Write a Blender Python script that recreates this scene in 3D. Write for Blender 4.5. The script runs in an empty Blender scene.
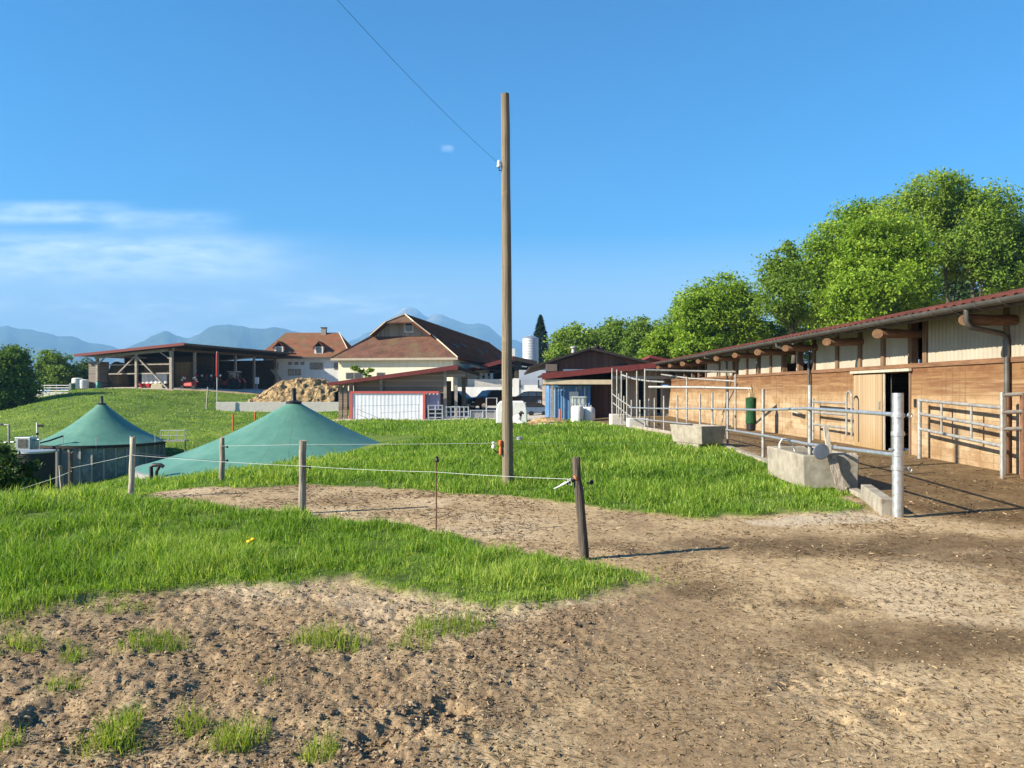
import bpy, math, random
import numpy as np
from mathutils import Vector, Matrix, noise as mnoise
random.seed(7); RNG = np.random.default_rng(7)
SC = bpy.context.scene
COL = SC.collection
F, CX, HY, EYE = 770.0, 512.0, 390.0, 1.6
def P(px, py, d): return Vector(((px-CX)/F*d, d, EYE-(py-HY)/F*d))
def XA(px, d): return (px-CX)/F*d
def ZA(py, d): return EYE-(py-HY)/F*d
def GP(px, py):
    d = EYE*F/(py-HY); return ((px-CX)/F*d, d)

# ------------------------------------------------------------------ noise
def _hash(ix, iy, seed):
    h = (ix.astype(np.int64)*374761393 + iy.astype(np.int64)*668265263 + seed*1442695041) & 0x7fffffff
    h = ((h ^ (h >> 13))*1274126177) & 0x7fffffff
    return ((h ^ (h >> 16)) & 0xffff)/65535.0
def vnoise(x, y, seed=0):
    ix = np.floor(x); iy = np.floor(y); fx = x-ix; fy = y-iy
    fx = fx*fx*(3-2*fx); fy = fy*fy*(3-2*fy)
    a = _hash(ix, iy, seed); b = _hash(ix+1, iy, seed); c = _hash(ix, iy+1, seed); d = _hash(ix+1, iy+1, seed)
    return (a*(1-fx)+b*fx)*(1-fy)+(c*(1-fx)+d*fx)*fy
def fbm(x, y, oct=4, seed=0):
    s = 0; a = .5; t = 0
    for o in range(oct):
        s = s+a*vnoise(x, y, seed+o*17); t += a; x = x*2.03+7.1; y = y*2.03+3.7; a *= .5
    return s/t*2-1          # -1..1
def sstep(a, b, x):
    t = np.clip((x-a)/(b-a), 0, 1); return t*t*(3-2*t)

# ------------------------------------------------------------------ mesh builder
class MB:
    def __init__(s): s.v = []; s.f = []
    def add(s, vs, fs):
        o = len(s.v); s.v += [tuple(p) for p in vs]; s.f += [tuple(i+o for i in q) for q in fs]; return s
    def box(s, x0, x1, y0, y1, z0, z1):
        return s.add([(x0,y0,z0),(x1,y0,z0),(x1,y1,z0),(x0,y1,z0),(x0,y0,z1),(x1,y0,z1),(x1,y1,z1),(x0,y1,z1)],
              [(0,3,2,1),(4,5,6,7),(0,1,5,4),(1,2,6,5),(2,3,7,6),(3,0,4,7)])
    def hexa(s, pts):            # 4 bottom, 4 top
        return s.add(pts, [(0,3,2,1),(4,5,6,7),(0,1,5,4),(1,2,6,5),(2,3,7,6),(3,0,4,7)])
    def bar(s, p, q, w, h=None, up=(0,0,1)):
        p = Vector(p); q = Vector(q); h = h or w; d = (q-p).normalized(); u = Vector(up)
        if abs(d.dot(u)) > .98: u = Vector((0,1,0))
        a = d.cross(u).normalized()*w/2; b = a.cross(d).normalized()*h/2
        return s.hexa([p-a-b, p+a-b, q+a-b, q-a-b, p-a+b, p+a+b, q+a+b, q-a+b])
    def tube(s, pts, r, n=8, cap=True):
        pts = [Vector(p) for p in pts]; rs = r if isinstance(r, (list, tuple)) else [r]*len(pts)
        o = len(s.v); prev = None
        for i, p in enumerate(pts):
            d = (pts[min(i+1, len(pts)-1)]-pts[max(i-1, 0)])
            d = d.normalized() if d.length > 1e-9 else Vector((0,0,1))
            if prev is None:
                u = Vector((0,0,1)) if abs(d.z) < .9 else Vector((1,0,0)); a = d.cross(u).normalized()
            else:
                a = (prev-d*prev.dot(d)).normalized()
            prev = a; b = d.cross(a)
            for k in range(n):
                t = 2*math.pi*k/n; s.v.append(tuple(p+(a*math.cos(t)+b*math.sin(t))*rs[i]))
        for i in range(len(pts)-1):
            for k in range(n):
                k2 = (k+1) % n
                s.f.append((o+i*n+k, o+i*n+k2, o+(i+1)*n+k2, o+(i+1)*n+k))
        if cap:
            s.f.append(tuple(o+k for k in reversed(range(n)))); e = o+(len(pts)-1)*n; s.f.append(tuple(e+k for k in range(n)))
        return s
    def lathe(s, prof, n=24, c=(0,0,0), axis='z'):
        o = len(s.v)
        for r, z in prof:
            for k in range(n):
                t = 2*math.pi*k/n; x, y = r*math.cos(t), r*math.sin(t)
                v = (x, y, z) if axis == 'z' else ((x, z, y) if axis == 'y' else (z, x, y))
                s.v.append((v[0]+c[0], v[1]+c[1], v[2]+c[2]))
        for i in range(len(prof)-1):
            for k in range(n):
                k2 = (k+1) % n; s.f.append((o+i*n+k, o+i*n+k2, o+(i+1)*n+k2, o+(i+1)*n+k))
        if prof[0][0] > 1e-6: s.f.append(tuple(o+k for k in reversed(range(n))))
        if prof[-1][0] > 1e-6: s.f.append(tuple(o+(len(prof)-1)*n+k for k in range(n)))
        return s
    def prism(s, poly, a0, a1, axis='y'):      # poly of 2D points in the other two axes
        def m(p, a):
            return (p[0], a, p[1]) if axis == 'y' else ((a, p[0], p[1]) if axis == 'x' else (p[0], p[1], a))
        n = len(poly)
        return s.add([m(p, a0) for p in poly]+[m(p, a1) for p in poly],
            [tuple(range(n)), tuple(reversed(range(n, 2*n)))]+[(i, i+n, (i+1) % n+n, (i+1) % n) for i in range(n)])
    def slab(s, quad, t):        # quad of 3D points thickened along -normal
        q = [Vector(p) for p in quad]; nn = (q[1]-q[0]).cross(q[-1]-q[0]).normalized()*t
        n = len(q)
        return s.add(q+[p-nn for p in q], [tuple(range(n)), tuple(reversed(range(n, 2*n)))]+[(i, i+n, (i+1) % n+n, (i+1) % n) for i in range(n)])
    def corr(s, p0, du, dv, U, V, per, amp, nrm, seg=6, t=.02, nv=1):   # corrugated sheet, waves across u
        p0 = Vector(p0); du = Vector(du).normalized(); dv = Vector(dv).normalized(); nrm = Vector(nrm)
        n = max(2, int(U/per*seg)); o = len(s.v)
        for side in (0, 1):
            for j in range(nv+1):
                for i in range(n+1):
                    u = U*i/n; h = amp*math.sin(2*math.pi*u/per)
                    s.v.append(tuple(p0+du*u+dv*(V*j/nv)+nrm*(h-side*t)))
        w = n+1
        for j in range(nv):
            for i in range(n):
                a = o+j*w+i; s.f.append((a, a+1, a+w+1, a+w)); b = a+w*(nv+1); s.f.append((b+w, b+w+1, b+1, b))
        T = w*(nv+1)
        for i in range(n):
            a = o+i; s.f.append((a+T, a+T+1, a+1, a)); a = o+nv*w+i; s.f.append((a, a+1, a+T+1, a+T))
        return s
    def rock(s, c, r, seed=0, sub=1, amp=.25, sc=(1,1,1)):
        import bmesh
        bm = bmesh.new(); bmesh.ops.create_icosphere(bm, subdivisions=sub, radius=1)
        vs = []
        for v in bm.verts:
            k = 1+amp*mnoise.noise(v.co*1.7+Vector((seed*3.1, seed*1.7, 0))); q = v.co*k*r
            vs.append((c[0]+q.x*sc[0], c[1]+q.y*sc[1], c[2]+q.z*sc[2]))
        fs = [tuple(v.index for v in f.verts) for f in bm.faces]; bm.free()
        return s.add(vs, fs)
    def build(s, name, mat, parent=None, smooth=False, world=False, bevel=0, label=None):
        me = bpy.data.meshes.new(name); o = bpy.data.objects.new(name, me); COL.objects.link(o)
        vs = s.v
        if parent is not None:
            o.parent = parent
            if world:
                r = parent
                while r.parent: r = r.parent
                inv = (Matrix.Translation(r.location) @ r.rotation_euler.to_matrix().to_4x4()).inverted()
                vs = [tuple(inv @ Vector(p)) for p in vs]
        me.from_pydata(vs, [], s.f); me.materials.append(mat)
        me.polygons.foreach_set('use_smooth', [bool(smooth)]*len(me.polygons))
        if bevel:
            b = o.modifiers.new('bevel', 'BEVEL'); b.width = bevel; b.segments = 2; b.limit_method = 'ANGLE'
        elif smooth:
            me.set_sharp_from_angle(angle=math.radians(40))
        me.update()
        if label: o['label'] = label
        return o
def tag(o, label=None, cat=None, group=None, kind=None):
    if label: o['label'] = label
    if cat: o['category'] = cat
    if group: o['group'] = group
    if kind: o['kind'] = kind
    return o
def thing(name, label, cat, loc=(0,0,0), rotz=0, group=None):
    o = bpy.data.objects.new(name, None); COL.objects.link(o); o.empty_display_size = .2
    o.location = loc; o.rotation_euler = (0, 0, rotz); return tag(o, label, cat, group)
def copy_tree(o, parent=None):
    c = o.copy(); COL.objects.link(c)
    if parent is not None: c.parent = parent
    for ch in list(o.children): copy_tree(ch, c)
    return c
def dup(o, loc, rotz, label, group=None):
    c = copy_tree(o); c.location = loc; c.rotation_euler = (0, 0, rotz); return tag(c, label, None, group)
def fast_mesh(name, V, loops, counts, mat, tint=None, smooth=False):
    """V (n,3); loops flat ids; counts verts per face"""
    me = bpy.data.meshes.new(name)
    me.vertices.add(len(V)); me.vertices.foreach_set('co', np.asarray(V, np.float32).ravel())
    me.loops.add(len(loops)); me.loops.foreach_set('vertex_index', np.asarray(loops, np.int32))
    me.polygons.add(len(counts))
    st = np.concatenate([[0], np.cumsum(counts)[:-1]]).astype(np.int32)
    me.polygons.foreach_set('loop_start', st)
    try: me.polygons.foreach_set('loop_total', np.asarray(counts, np.int32))
    except Exception: pass
    me.polygons.foreach_set('use_smooth', np.full(len(counts), smooth, bool))
    me.update(calc_edges=True)
    if tint is not None:
        a = me.color_attributes.new('tint', 'FLOAT_COLOR', 'POINT')
        a.data.foreach_set('color', np.asarray(tint, np.float32).ravel())
    me.materials.append(mat)
    o = bpy.data.objects.new(name, me); COL.objects.link(o); return o

# ------------------------------------------------------------------ materials
class NT:
    def __init__(s, mat):
        s.m = mat; s.t = mat.node_tree; s.t.nodes.clear()
        s.out = s.n('ShaderNodeOutputMaterial')
    def n(s, typ, **kw):
        x = s.t.nodes.new(typ)
        for k, v in kw.items(): setattr(x, k, v)
        return x
    def l(s, a, b): s.t.links.new(a, b)
    def setin(s, node, key, v):
        if hasattr(v, 'is_output') or isinstance(v, bpy.types.NodeSocket): s.l(v, node.inputs[key])
        else: node.inputs[key].default_value = v
    def coord(s, kind='Object', scale=(1,1,1), rot=(0,0,0)):
        c = s.n('ShaderNodeTexCoord'); m = s.n('ShaderNodeMapping'); m.inputs['Scale'].default_value = scale; m.inputs['Rotation'].default_value = rot
        s.l(c.outputs[kind], m.inputs['Vector']); return m.outputs['Vector']
    def noise(s, vec, scale, detail=5, rough=.6, dist=0):
        x = s.n('ShaderNodeTexNoise'); s.l(vec, x.inputs['Vector'])
        x.inputs['Scale'].default_value = scale; x.inputs['Detail'].default_value = detail; x.inputs['Roughness'].default_value = rough; x.inputs['Distortion'].default_value = dist
        return x.outputs['Fac']
    def math(s, op, a, b=None, c=None):
        x = s.n('ShaderNodeMath', operation=op)
        s.setin(x, 0, a)
        if b is not None: s.setin(x, 1, b)
        if c is not None: s.setin(x, 2, c)
        return x.outputs[0]
    def ramp(s, fac, stops):
        x = s.n('ShaderNodeValToRGB'); s.l(fac, x.inputs['Fac']); e = x.color_ramp.elements
        while len(e) < len(stops): e.new(.5)
        for i, (p, c) in enumerate(stops):
            e[i].position = p; e[i].color = (c, c, c, 1) if not hasattr(c, '__len__') else (*c[:3], 1)
        return x.outputs['Color']
    def mix(s, fac, a, b, mode='MIX'):
        x = s.n('ShaderNodeMix', data_type='RGBA', blend_type=mode)
        s.setin(x, 0, fac)
        for k, v in ((6, a), (7, b)):
            if hasattr(v, '__len__') and not isinstance(v, bpy.types.NodeSocket): v = (*v[:3], 1)
            s.setin(x, k, v)
        return x.outputs[2]
    def sep(s, vec):
        x = s.n('ShaderNodeSeparateXYZ'); s.l(vec, x.inputs[0]); return x.outputs
    def bump(s, h, strength=.3, dist=.02, nrm=None):
        x = s.n('ShaderNodeBump'); x.inputs['Strength'].default_value = strength; x.inputs['Distance'].default_value = dist; s.l(h, x.inputs['Height'])
        if nrm is not None: s.l(nrm, x.inputs['Normal'])
        return x.outputs['Normal']
    def bsdf(s, col, rough=.7, metal=0, nrm=None, spec=.3):
        x = s.n('ShaderNodeBsdfPrincipled')
        if hasattr(col, '__len__') and not isinstance(col, bpy.types.NodeSocket): col = (*col[:3], 1)
        s.setin(x, 'Base Color', col); s.setin(x, 'Roughness', rough); s.setin(x, 'Metallic', metal); x.inputs['Specular IOR Level'].default_value = spec
        if nrm is not None: s.l(nrm, x.inputs['Normal'])
        s.l(x.outputs[0], s.out.inputs['Surface']); return x
def newmat(name):
    m = bpy.data.materials.new(name); m.use_nodes = True; return NT(m)
def M(name, c1, c2=None, scale=6, rough=.7, metal=0, bump=.25, dist=.01, stretch=(1,1,1), spots=None, lo=.35, hi=.65, spec=.3, detail=6):
    t = newmat(name); c2 = c2 or tuple(x*.7 for x in c1)
    v = t.coord('Object', stretch); f = t.noise(v, scale, detail, .62)
    col = t.ramp(f, [(lo, c2), (hi, c1)])
    g = t.noise(t.coord('Object'), scale*.17, 3, .5)
    col = t.mix(t.math('MULTIPLY', t.math('SUBTRACT', g, .3), .6), col, tuple(x*.75 for x in c2))
    if spots:
        sc, sp, amt = spots; h = t.noise(t.coord('Object'), sc, 6, .7)
        col = t.mix(t.ramp(h, [(.55, 0), (.66, amt)]), col, sp)
    r = t.math('ADD', t.math('MULTIPLY', f, .25), rough-.12)
    t.bsdf(col, r, metal, t.bump(f, bump, dist), spec); return t.m
def planks(name, axis, width, cols, rough=.85, grain=(1,1,1), stain=None, band=None, bump=.5, gap=.06, gapcol=(.02,.015,.01)):
    t = newmat(name); v = t.coord('Object'); s = t.sep(v)[axis]
    q = t.math('DIVIDE', s, width); idx = t.math('FLOOR', q); fr = t.math('FRACT', q)
    w = t.n('ShaderNodeTexWhiteNoise', noise_dimensions='1D'); t.l(idx, w.inputs['W'])
    gs = [.6]*3; gs[axis] = 14
    g = t.noise(t.coord('Object', tuple(gs)), 3.2, 7, .65); k = t.math('ADD', t.math('MULTIPLY', w.outputs['Value'], .5), t.math('MULTIPLY', g, .5))
    n = len(cols); col = t.ramp(k, [(.22+.56*i/(n-1), c) for i, c in enumerate(cols)])
    if stain:
        for (zlo, zhi, c, amt, sc) in stain:      # height-bound splash of dirt with a ragged edge
            h = t.noise(t.coord('Object', (1,1,.45)), sc, 6, .65)
            z = t.math('ADD', t.sep(v)[2], t.math('MULTIPLY', t.math('SUBTRACT', h, .5), (zhi-zlo)*1.6))
            mr = t.n('ShaderNodeMapRange'); t.l(z, mr.inputs[0]); mr.inputs[1].default_value = zhi; mr.inputs[2].default_value = zlo; mr.inputs[3].default_value = 0; mr.inputs[4].default_value = amt
            col = t.mix(mr.outputs[0], col, c)
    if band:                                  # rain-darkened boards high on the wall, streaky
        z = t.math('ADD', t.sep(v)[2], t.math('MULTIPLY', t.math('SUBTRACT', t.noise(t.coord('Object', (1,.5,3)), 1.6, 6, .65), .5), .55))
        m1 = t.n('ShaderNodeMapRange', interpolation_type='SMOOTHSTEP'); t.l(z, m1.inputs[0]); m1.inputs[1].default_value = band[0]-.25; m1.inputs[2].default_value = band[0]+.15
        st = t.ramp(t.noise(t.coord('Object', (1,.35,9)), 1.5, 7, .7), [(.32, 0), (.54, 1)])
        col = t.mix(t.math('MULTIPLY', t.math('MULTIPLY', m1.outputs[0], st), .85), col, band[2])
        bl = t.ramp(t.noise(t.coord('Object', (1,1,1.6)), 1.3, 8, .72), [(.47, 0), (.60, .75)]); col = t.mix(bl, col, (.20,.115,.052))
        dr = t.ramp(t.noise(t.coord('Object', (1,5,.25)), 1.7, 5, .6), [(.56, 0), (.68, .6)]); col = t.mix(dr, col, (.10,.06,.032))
    e = t.math('MINIMUM', fr, t.math('SUBTRACT', 1, fr)); ge = t.ramp(e, [(0, 0), (gap, 1)])
    col = t.mix(ge, gapcol, col)
    h = t.math('ADD', ge, t.math('MULTIPLY', g, .5))
    t.bsdf(col, rough, 0, t.bump(h, bump, .012), .2); return t.m
def tiles(name, c1, c2, c3, size=.35, axis=2, moss=None, spec=.1):
    t = newmat(name); v = t.coord('Object')
    f = t.noise(v, .8, 6, .65); f2 = t.noise(t.coord('Object', (1,1,2.2)), 7, 4, .6)
    k = t.math('ADD', t.math('MULTIPLY', f, .5), t.math('MULTIPLY', f2, .5))
    col = t.ramp(k, [(.36, c3), (.5, c2), (.64, c1)])
    if moss: col = t.mix(t.ramp(t.noise(v, .45, 5, .7), [(.5, 0), (.62, .75)]), col, moss)
    fr = t.math('FRACT', t.math('DIVIDE', t.sep(v)[axis], size*.6))
    h = t.math('ADD', fr, f2)
    t.bsdf(col, .9, 0, t.bump(h, .6, .04), spec); return t.m
EXPO, SKY, SAT, HAZE = 1.38, .0765, 1.82, 1.6e-4
HAZEC, CLOUD = (.29, .61, 1.0, 1), (7.2, 8.0, 9.4)
# ------------------------------------------------------------------ terrain
CP = [(x, y, 0) for y in (0.5, 2, 4, 6, 8) for x in (-y*1.0-2, -y*.4-.6, y*.3, y*.9+2)]
CP += [(-5.7,11.5,0),(-6.9,11.9,-.02),(-7.6,11.2,-.02),(-12,10,-.2),(-20,8,-.5),(-3,10,0),(0,10,0),(3,10,0),(6,10,0),(10,10,.02),(16,10,0),
 (0,13,0),(-4,13.5,-.03),(-6,14.5,-.12),(4,13,0),(10,15,.05),(10,21,.1),(9.8,30,.06),(10,42,0),(17,30,.2),(25,20,.5),
 (-7.2,13,-.28),(-6.2,13.3,-.17),(-8.6,13,-.45),(-8.2,15.5,-.9),(-9.5,15,-.95),(-9.7,20,-1.15),(-12.5,16,-1.6),(-11,20,-1.55),(-15,20,-2.2),(-15.2,28,-2.1),(-13.5,23.5,-1.65),(-9,23.6,-.98),(-6.6,23.6,-.66),(-4.4,28,-.3),(-8.5,30,-1.2),
 (0,20,-.03),(-3,20,-.15),(4,20,0),(0,30,-.2),(4,30,-.08),(-4,38,-.4),(-9,38,-.55),(-16,38,-2.2),(-20,44,-3.2),(-18,32,-3.3),(-21,28,-3.6),
 (4,38,-.1),(0,44,-.42),(-4,46,-.5),(-11,55,-.6),(-7,60,-.72),(-14,60,-.75),(1,52,-.3),(7,46,0),(6,60,-.2),
 (-29,46,-5.0),(-36,54,-4.7),(-24.5,48,-4.3),(-23,57,-2.9),(-27.5,62,-2.3),(-35,62,-2.9),(-30,34,-4.0),(-20,18,-3.2),(-26,24,-4.1),(-16,24,-2.3),(-22,38,-3.9),(-26,42,-4.5),(-45,40,-5),
 (-43.8,70,-1.6),(-43,64,-2.5),(-43,80,.2),(-30,80,-.75),(-28,75,-1.2),(-22,66,-1.0),(-20,85,-.8),(-32,85,-.7),(-26,92,-.3),
 (-59,102,1.55),(-45,97,1.5),(-40,100,1.5),(-36,115,1.6),(-40,125,1.7),(-60,130,1.6),(-60,91,-.6),(-59.5,96,.7),(-75,85,-4),(-80,100,-3),(-90,60,-8),
 (-10,70,-.15),(0,70,-.1),(3,84,0),(-8,84,0),(-12,100,.1),(5,100,0),(10,120,.5),(-20,110,.8),(30,60,1),(40,100,2),(60,60,2),(20,140,1),(-30,150,1.2)]
def _ab(x, y): return x/(np.maximum(y, -2)+5.0)*1.6, np.log(np.maximum(y, -2)+5.0)*1.3
def _tps(r2): return np.where(r2 > 1e-12, r2*np.log(np.maximum(r2, 1e-12)), 0)
_c = np.array(CP, float); _ca, _cb = _ab(_c[:,0], _c[:,1]); _n = len(_c)
_K = _tps((_ca[:,None]-_ca)**2+(_cb[:,None]-_cb)**2)+np.eye(_n)*2e-4
_Pm = np.stack([np.ones(_n), _ca, _cb], 1)
_A = np.block([[_K, _Pm], [_Pm.T, np.zeros((3,3))]])
_w = np.linalg.solve(_A, np.concatenate([_c[:,2], np.zeros(3)]))
def H0(x, y):
    x = np.atleast_1d(np.asarray(x, float)); y = np.atleast_1d(np.asarray(y, float)); sh = x.shape; x = x.ravel(); y = y.ravel()
    yy = np.minimum(y, 150); xx = np.clip(x, -2.2*(yy+5), 2.2*(yy+5)); xx = np.where(y > 150, x*155/(y+5), xx)
    a, b = _ab(xx, yy); z = np.zeros(len(x))
    for i in range(0, len(x), 60000):
        j = slice(i, i+60000)
        z[j] = _tps((a[j,None]-_ca)**2+(b[j,None]-_cb)**2) @ _w[:_n]+_w[_n]+_w[_n+1]*a[j]+_w[_n+2]*b[j]
    z = np.clip(z, -9, 4)
    z = z*sstep(-1.5, 1.5, y+.0*x)
    z = z-sstep(150, 1500, y)*130
    z = z+.09*fbm(x/2.6, y/2.6, 3, 5)*sstep(13, 22, y)*sstep(5.2, 2.5, x)
    return z.reshape(sh)
def gz(x, y): return float(H0([x], [y])[0])

# ------------------------------------------------------------------ ground masks (polygons in ground metres)
def world_poly(px): return np.array([GP(*p) for p in px])
PA = world_poly([(-400,503),(0,501),(60,498),(130,499),(200,506),(300,515),(400,529),(500,548),(580,561),(640,573),(650,580),(620,589),(560,601),(480,607),(440,601),(390,587),(345,582),(290,590),(200,592),(100,602),(40,612),(-20,632),(-400,660)])
_edge = [(140,491),(160,487),(200,486),(300,485),(400,490),(480,495),(540,501),(620,510),(700,518),(760,520),(800,516),(838,514),(862,508)]
PL = np.array([GP(*p) for p in _edge]+[(5.25,12.6),(5.3,15),(5.8,19),(6.0,23),(5.5,27),(5.4,30),(5.2,34),(4.6,37.5),(4.3,44),(1.5,46.5),(-2.5,54),(-14.5,58),(-13.5,63),(-18,103),(-34,101),(-44,98.5),(-62,103),(-300,103),(-300,9),(-30,9.5),(-8,11.3),(-5.6,11.6)])
PB = np.array([(-2.5,54.5),(1.5,46.5),(9,46),(12,160),(-60,160),(-62,104),(-45,99.5),(-36,104),(-18,105),(-13,63.5),(-14,58.8)])      # paved yard at the back
PY = np.array([(5.4,12.4),(4.95,10.0),(5.6,8.9),(9,8.2),(16,7),(16,46),(4.6,46),(4.5,38),(5.3,34),(5.7,27),(6.2,22)])  # muddy cattle yard
def sdist(poly, x, y):
    d = np.full(x.shape, 1e9); ins = np.zeros(x.shape, bool); n = len(poly)
    for i in range(n):
        x0, y0 = poly[i]; x1, y1 = poly[(i+1) % n]
        ex, ey = x1-x0, y1-y0; wx, wy = x-x0, y-y0
        t = np.clip((wx*ex+wy*ey)/(ex*ex+ey*ey+1e-12), 0, 1)
        d = np.minimum(d, (wx-t*ex)**2+(wy-t*ey)**2)
        c = ((y0 > y) != (y1 > y)) & (x < (x1-x0)*(y-y0)/((y1-y0) if abs(y1-y0) > 1e-12 else 1e-12)+x0)
        ins ^= c
    return np.where(ins, 1, -1)*np.sqrt(d)
# sparse tufts growing in the dirt: pixel, radius m, density
TUFTS = [(330,646,.26,.9),(352,644,.18,.7),(440,634,.25,.8),(465,630,.18,.7),(20,619,.45,.55),(55,612,.3,.5),(18,656,.2,.8),(72,662,.12,.8),(150,650,.2,.7),(172,652,.15,.8),
  (118,748,.14,1),(128,738,.1,1),(190,733,.09,.8),(60,692,.14,.5),(240,745,.12,.6),(232,756,.1,.8),(128,612,.2,.5),(5,752,.08,1),(320,762,.1,.7),(405,648,.16,.4),(385,582,.12,.7),(268,690,.05,.5),(700,575,.05,.4)]
TW = np.array([(*GP(p[0], p[1]), p[2], p[3]) for p in TUFTS])
def grass_mask(x, y):
    sd = np.maximum(sdist(PA, x, y), sdist(PL, x, y))
    nz = fbm(x*2.2, y*2.2, 4, 3)
    sd = sd+.20*nz*np.clip(y/8, .5, 2)+.22*fbm(x*.9+9, y*.9, 2, 4)*sstep(30, 12, y); return sstep(-.10, .16, sd), sd
def tuft_mask(x, y):
    m = np.zeros(x.shape)
    nz = fbm(x*6, y*6, 3, 11)
    for tx, ty, r, a in TW:
        m = np.maximum(m, a*sstep(r*1.15, r*.3, np.hypot((x-tx)*.8, y-ty)+nz*r*.7))
    return m
PR = world_poly([(-500,640),(-20,625),(60,606),(200,590),(300,588),(400,590),(470,610),(560,612),(640,600),(600,640),(560,690),(500,730),(430,790),(300,900),(-500,900)])   # churned clods
PS = world_poly([(735,523),(790,516),(850,511),(890,514),(893,521),(840,524),(780,526)])         # pale grit by the kerb
def relief(x, y, gm):
    near = sstep(15, 7, y)
    rg = sstep(-.25, .3, sdist(PR, x, y)+.2*fbm(x*1.5, y*1.5, 3, 8))
    n1 = fbm(x*2.3, y*2.3, 4, 21); n2 = fbm(x*7, y*7, 4, 22); n3 = fbm(x*22, y*22, 3, 23)
    rid = 1-np.abs(fbm(x*5.5, y*5.5, 3, 24))*2
    hole = sstep(.30, .55, fbm(x*1.9+3, y*2.6, 3, 31))
    n4 = fbm(x*48, y*48, 2, 25); z = .02*rg+rg*(.028*n1+.020*n2+.017*n3+.010*n4+.010*rid-.04*hole*(.6+.6*n2))
    z += (1-rg)*(.014*n1+.006*n2+.0045*n3+.003*n4)
    z += .05*gm+.02*n2*gm
    dpt = [(440,718,.22,.04),(385,745,.18,.03),(850,690,.5,.02),(815,603,.4,.02),(60,720,.25,.03),(215,690,.2,.02),(300,650,.2,.03)]
    for px, py, r, a in dpt:
        gx, gy = GP(px, py); q = sstep(r, r*.35, np.hypot(x-gx, y-gy)+.5*r*n2)
        z -= a*q*(1+.9*n3-.8*n2)
    return z*near
def HR(x, y):
    gm, _ = grass_mask(x, y); return H0(x, y)+relief(x, y, gm)

# grid: fine inside the lens, coarse outside and behind
def make_ground(mat):
    rows = [1.0]
    while rows[-1] < 160: rows.append(rows[-1]*(1.0062 if rows[-1] < 16 else 1.011))
    while rows[-1] < 16000: rows.append(rows[-1]*1.12)
    rows = np.array([-60, -25, -10, -4, -1.5, 0.0, .5, .8]+rows)
    ang = np.concatenate([np.radians(np.linspace(-79, -40, 40))[:-1], np.radians(np.linspace(-40, 40, 660)), np.radians(np.linspace(40, 79, 40))[1:]])
    tn = np.tan(ang)
    Y, T = np.meshgrid(rows, tn, indexing='ij'); X = T*np.maximum(np.abs(Y)+1.0, 3.0)
    x = X.ravel(); y = Y.ravel()
    gm, sd = grass_mask(x, y); tm = tuft_mask(x, y)*(y < 9)
    z = H0(x, y)+relief(x, y, gm)
    yard = sstep(-.3, .4, sdist(PY, x, y)+.35*fbm(x*1.3, y*1.3, 3, 41))
    for px, py, rx, ry in ((950,645,1.5,.55),(830,545,3.2,.8),(815,603,.35,.25),(700,590,.5,.3),(1000,560,1.5,.6)):
        gx, gy = GP(px, py); yard = np.maximum(yard, .9*sstep(1.15, .2, np.hypot((x-gx)/rx, (y-gy)/ry)+.6*fbm(x*2, y*2, 4, 42)))
    pale = np.maximum(sstep(-.1, .15, sdist(PS, x, y)+.15*fbm(x*3, y*3, 3, 43)), .0)
    gxs, gys = GP(560, 700)
    pave = sstep(-.5, .8, sdist(PB, x, y))
    nr, nc = Y.shape
    i = np.arange(nr*nc).reshape(nr, nc)
    q = np.stack([i[:-1,:-1], i[:-1,1:], i[1:,1:], i[1:,:-1]], -1).reshape(-1, 4)
    tint = np.stack([np.maximum(gm, tm*.6), yard*(1-gm), np.maximum(pale, 0), pave*(1-gm)], 1)
    # alpha channel carries the paving mask
    o = fast_mesh('ground', np.stack([x, y, z], 1), q.ravel(), np.full(len(q), 4), mat, tint, True)
    b = o.data.color_attributes.new('soil', 'FLOAT_COLOR', 'POINT'); rg = sstep(-.22, .22, sdist(PR, x, y)+.22*fbm(x*2, y*2, 4, 8))
    S = np.ones((len(x), 4), np.float32); S[:,0] = rg; S[:,1] = sstep(-.05, .45, fbm(x*.9, y*.55, 4, 91)+.35*fbm(x*5, y*5, 3, 92)); S[:,2] = sstep(.0, .5, fbm(x*.6+4, y*.5, 4, 95)+.3*fbm(x*4, y*4, 3, 96)); b.data.foreach_set('color', S.ravel())
    o['kind'] = 'structure'; return o
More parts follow.
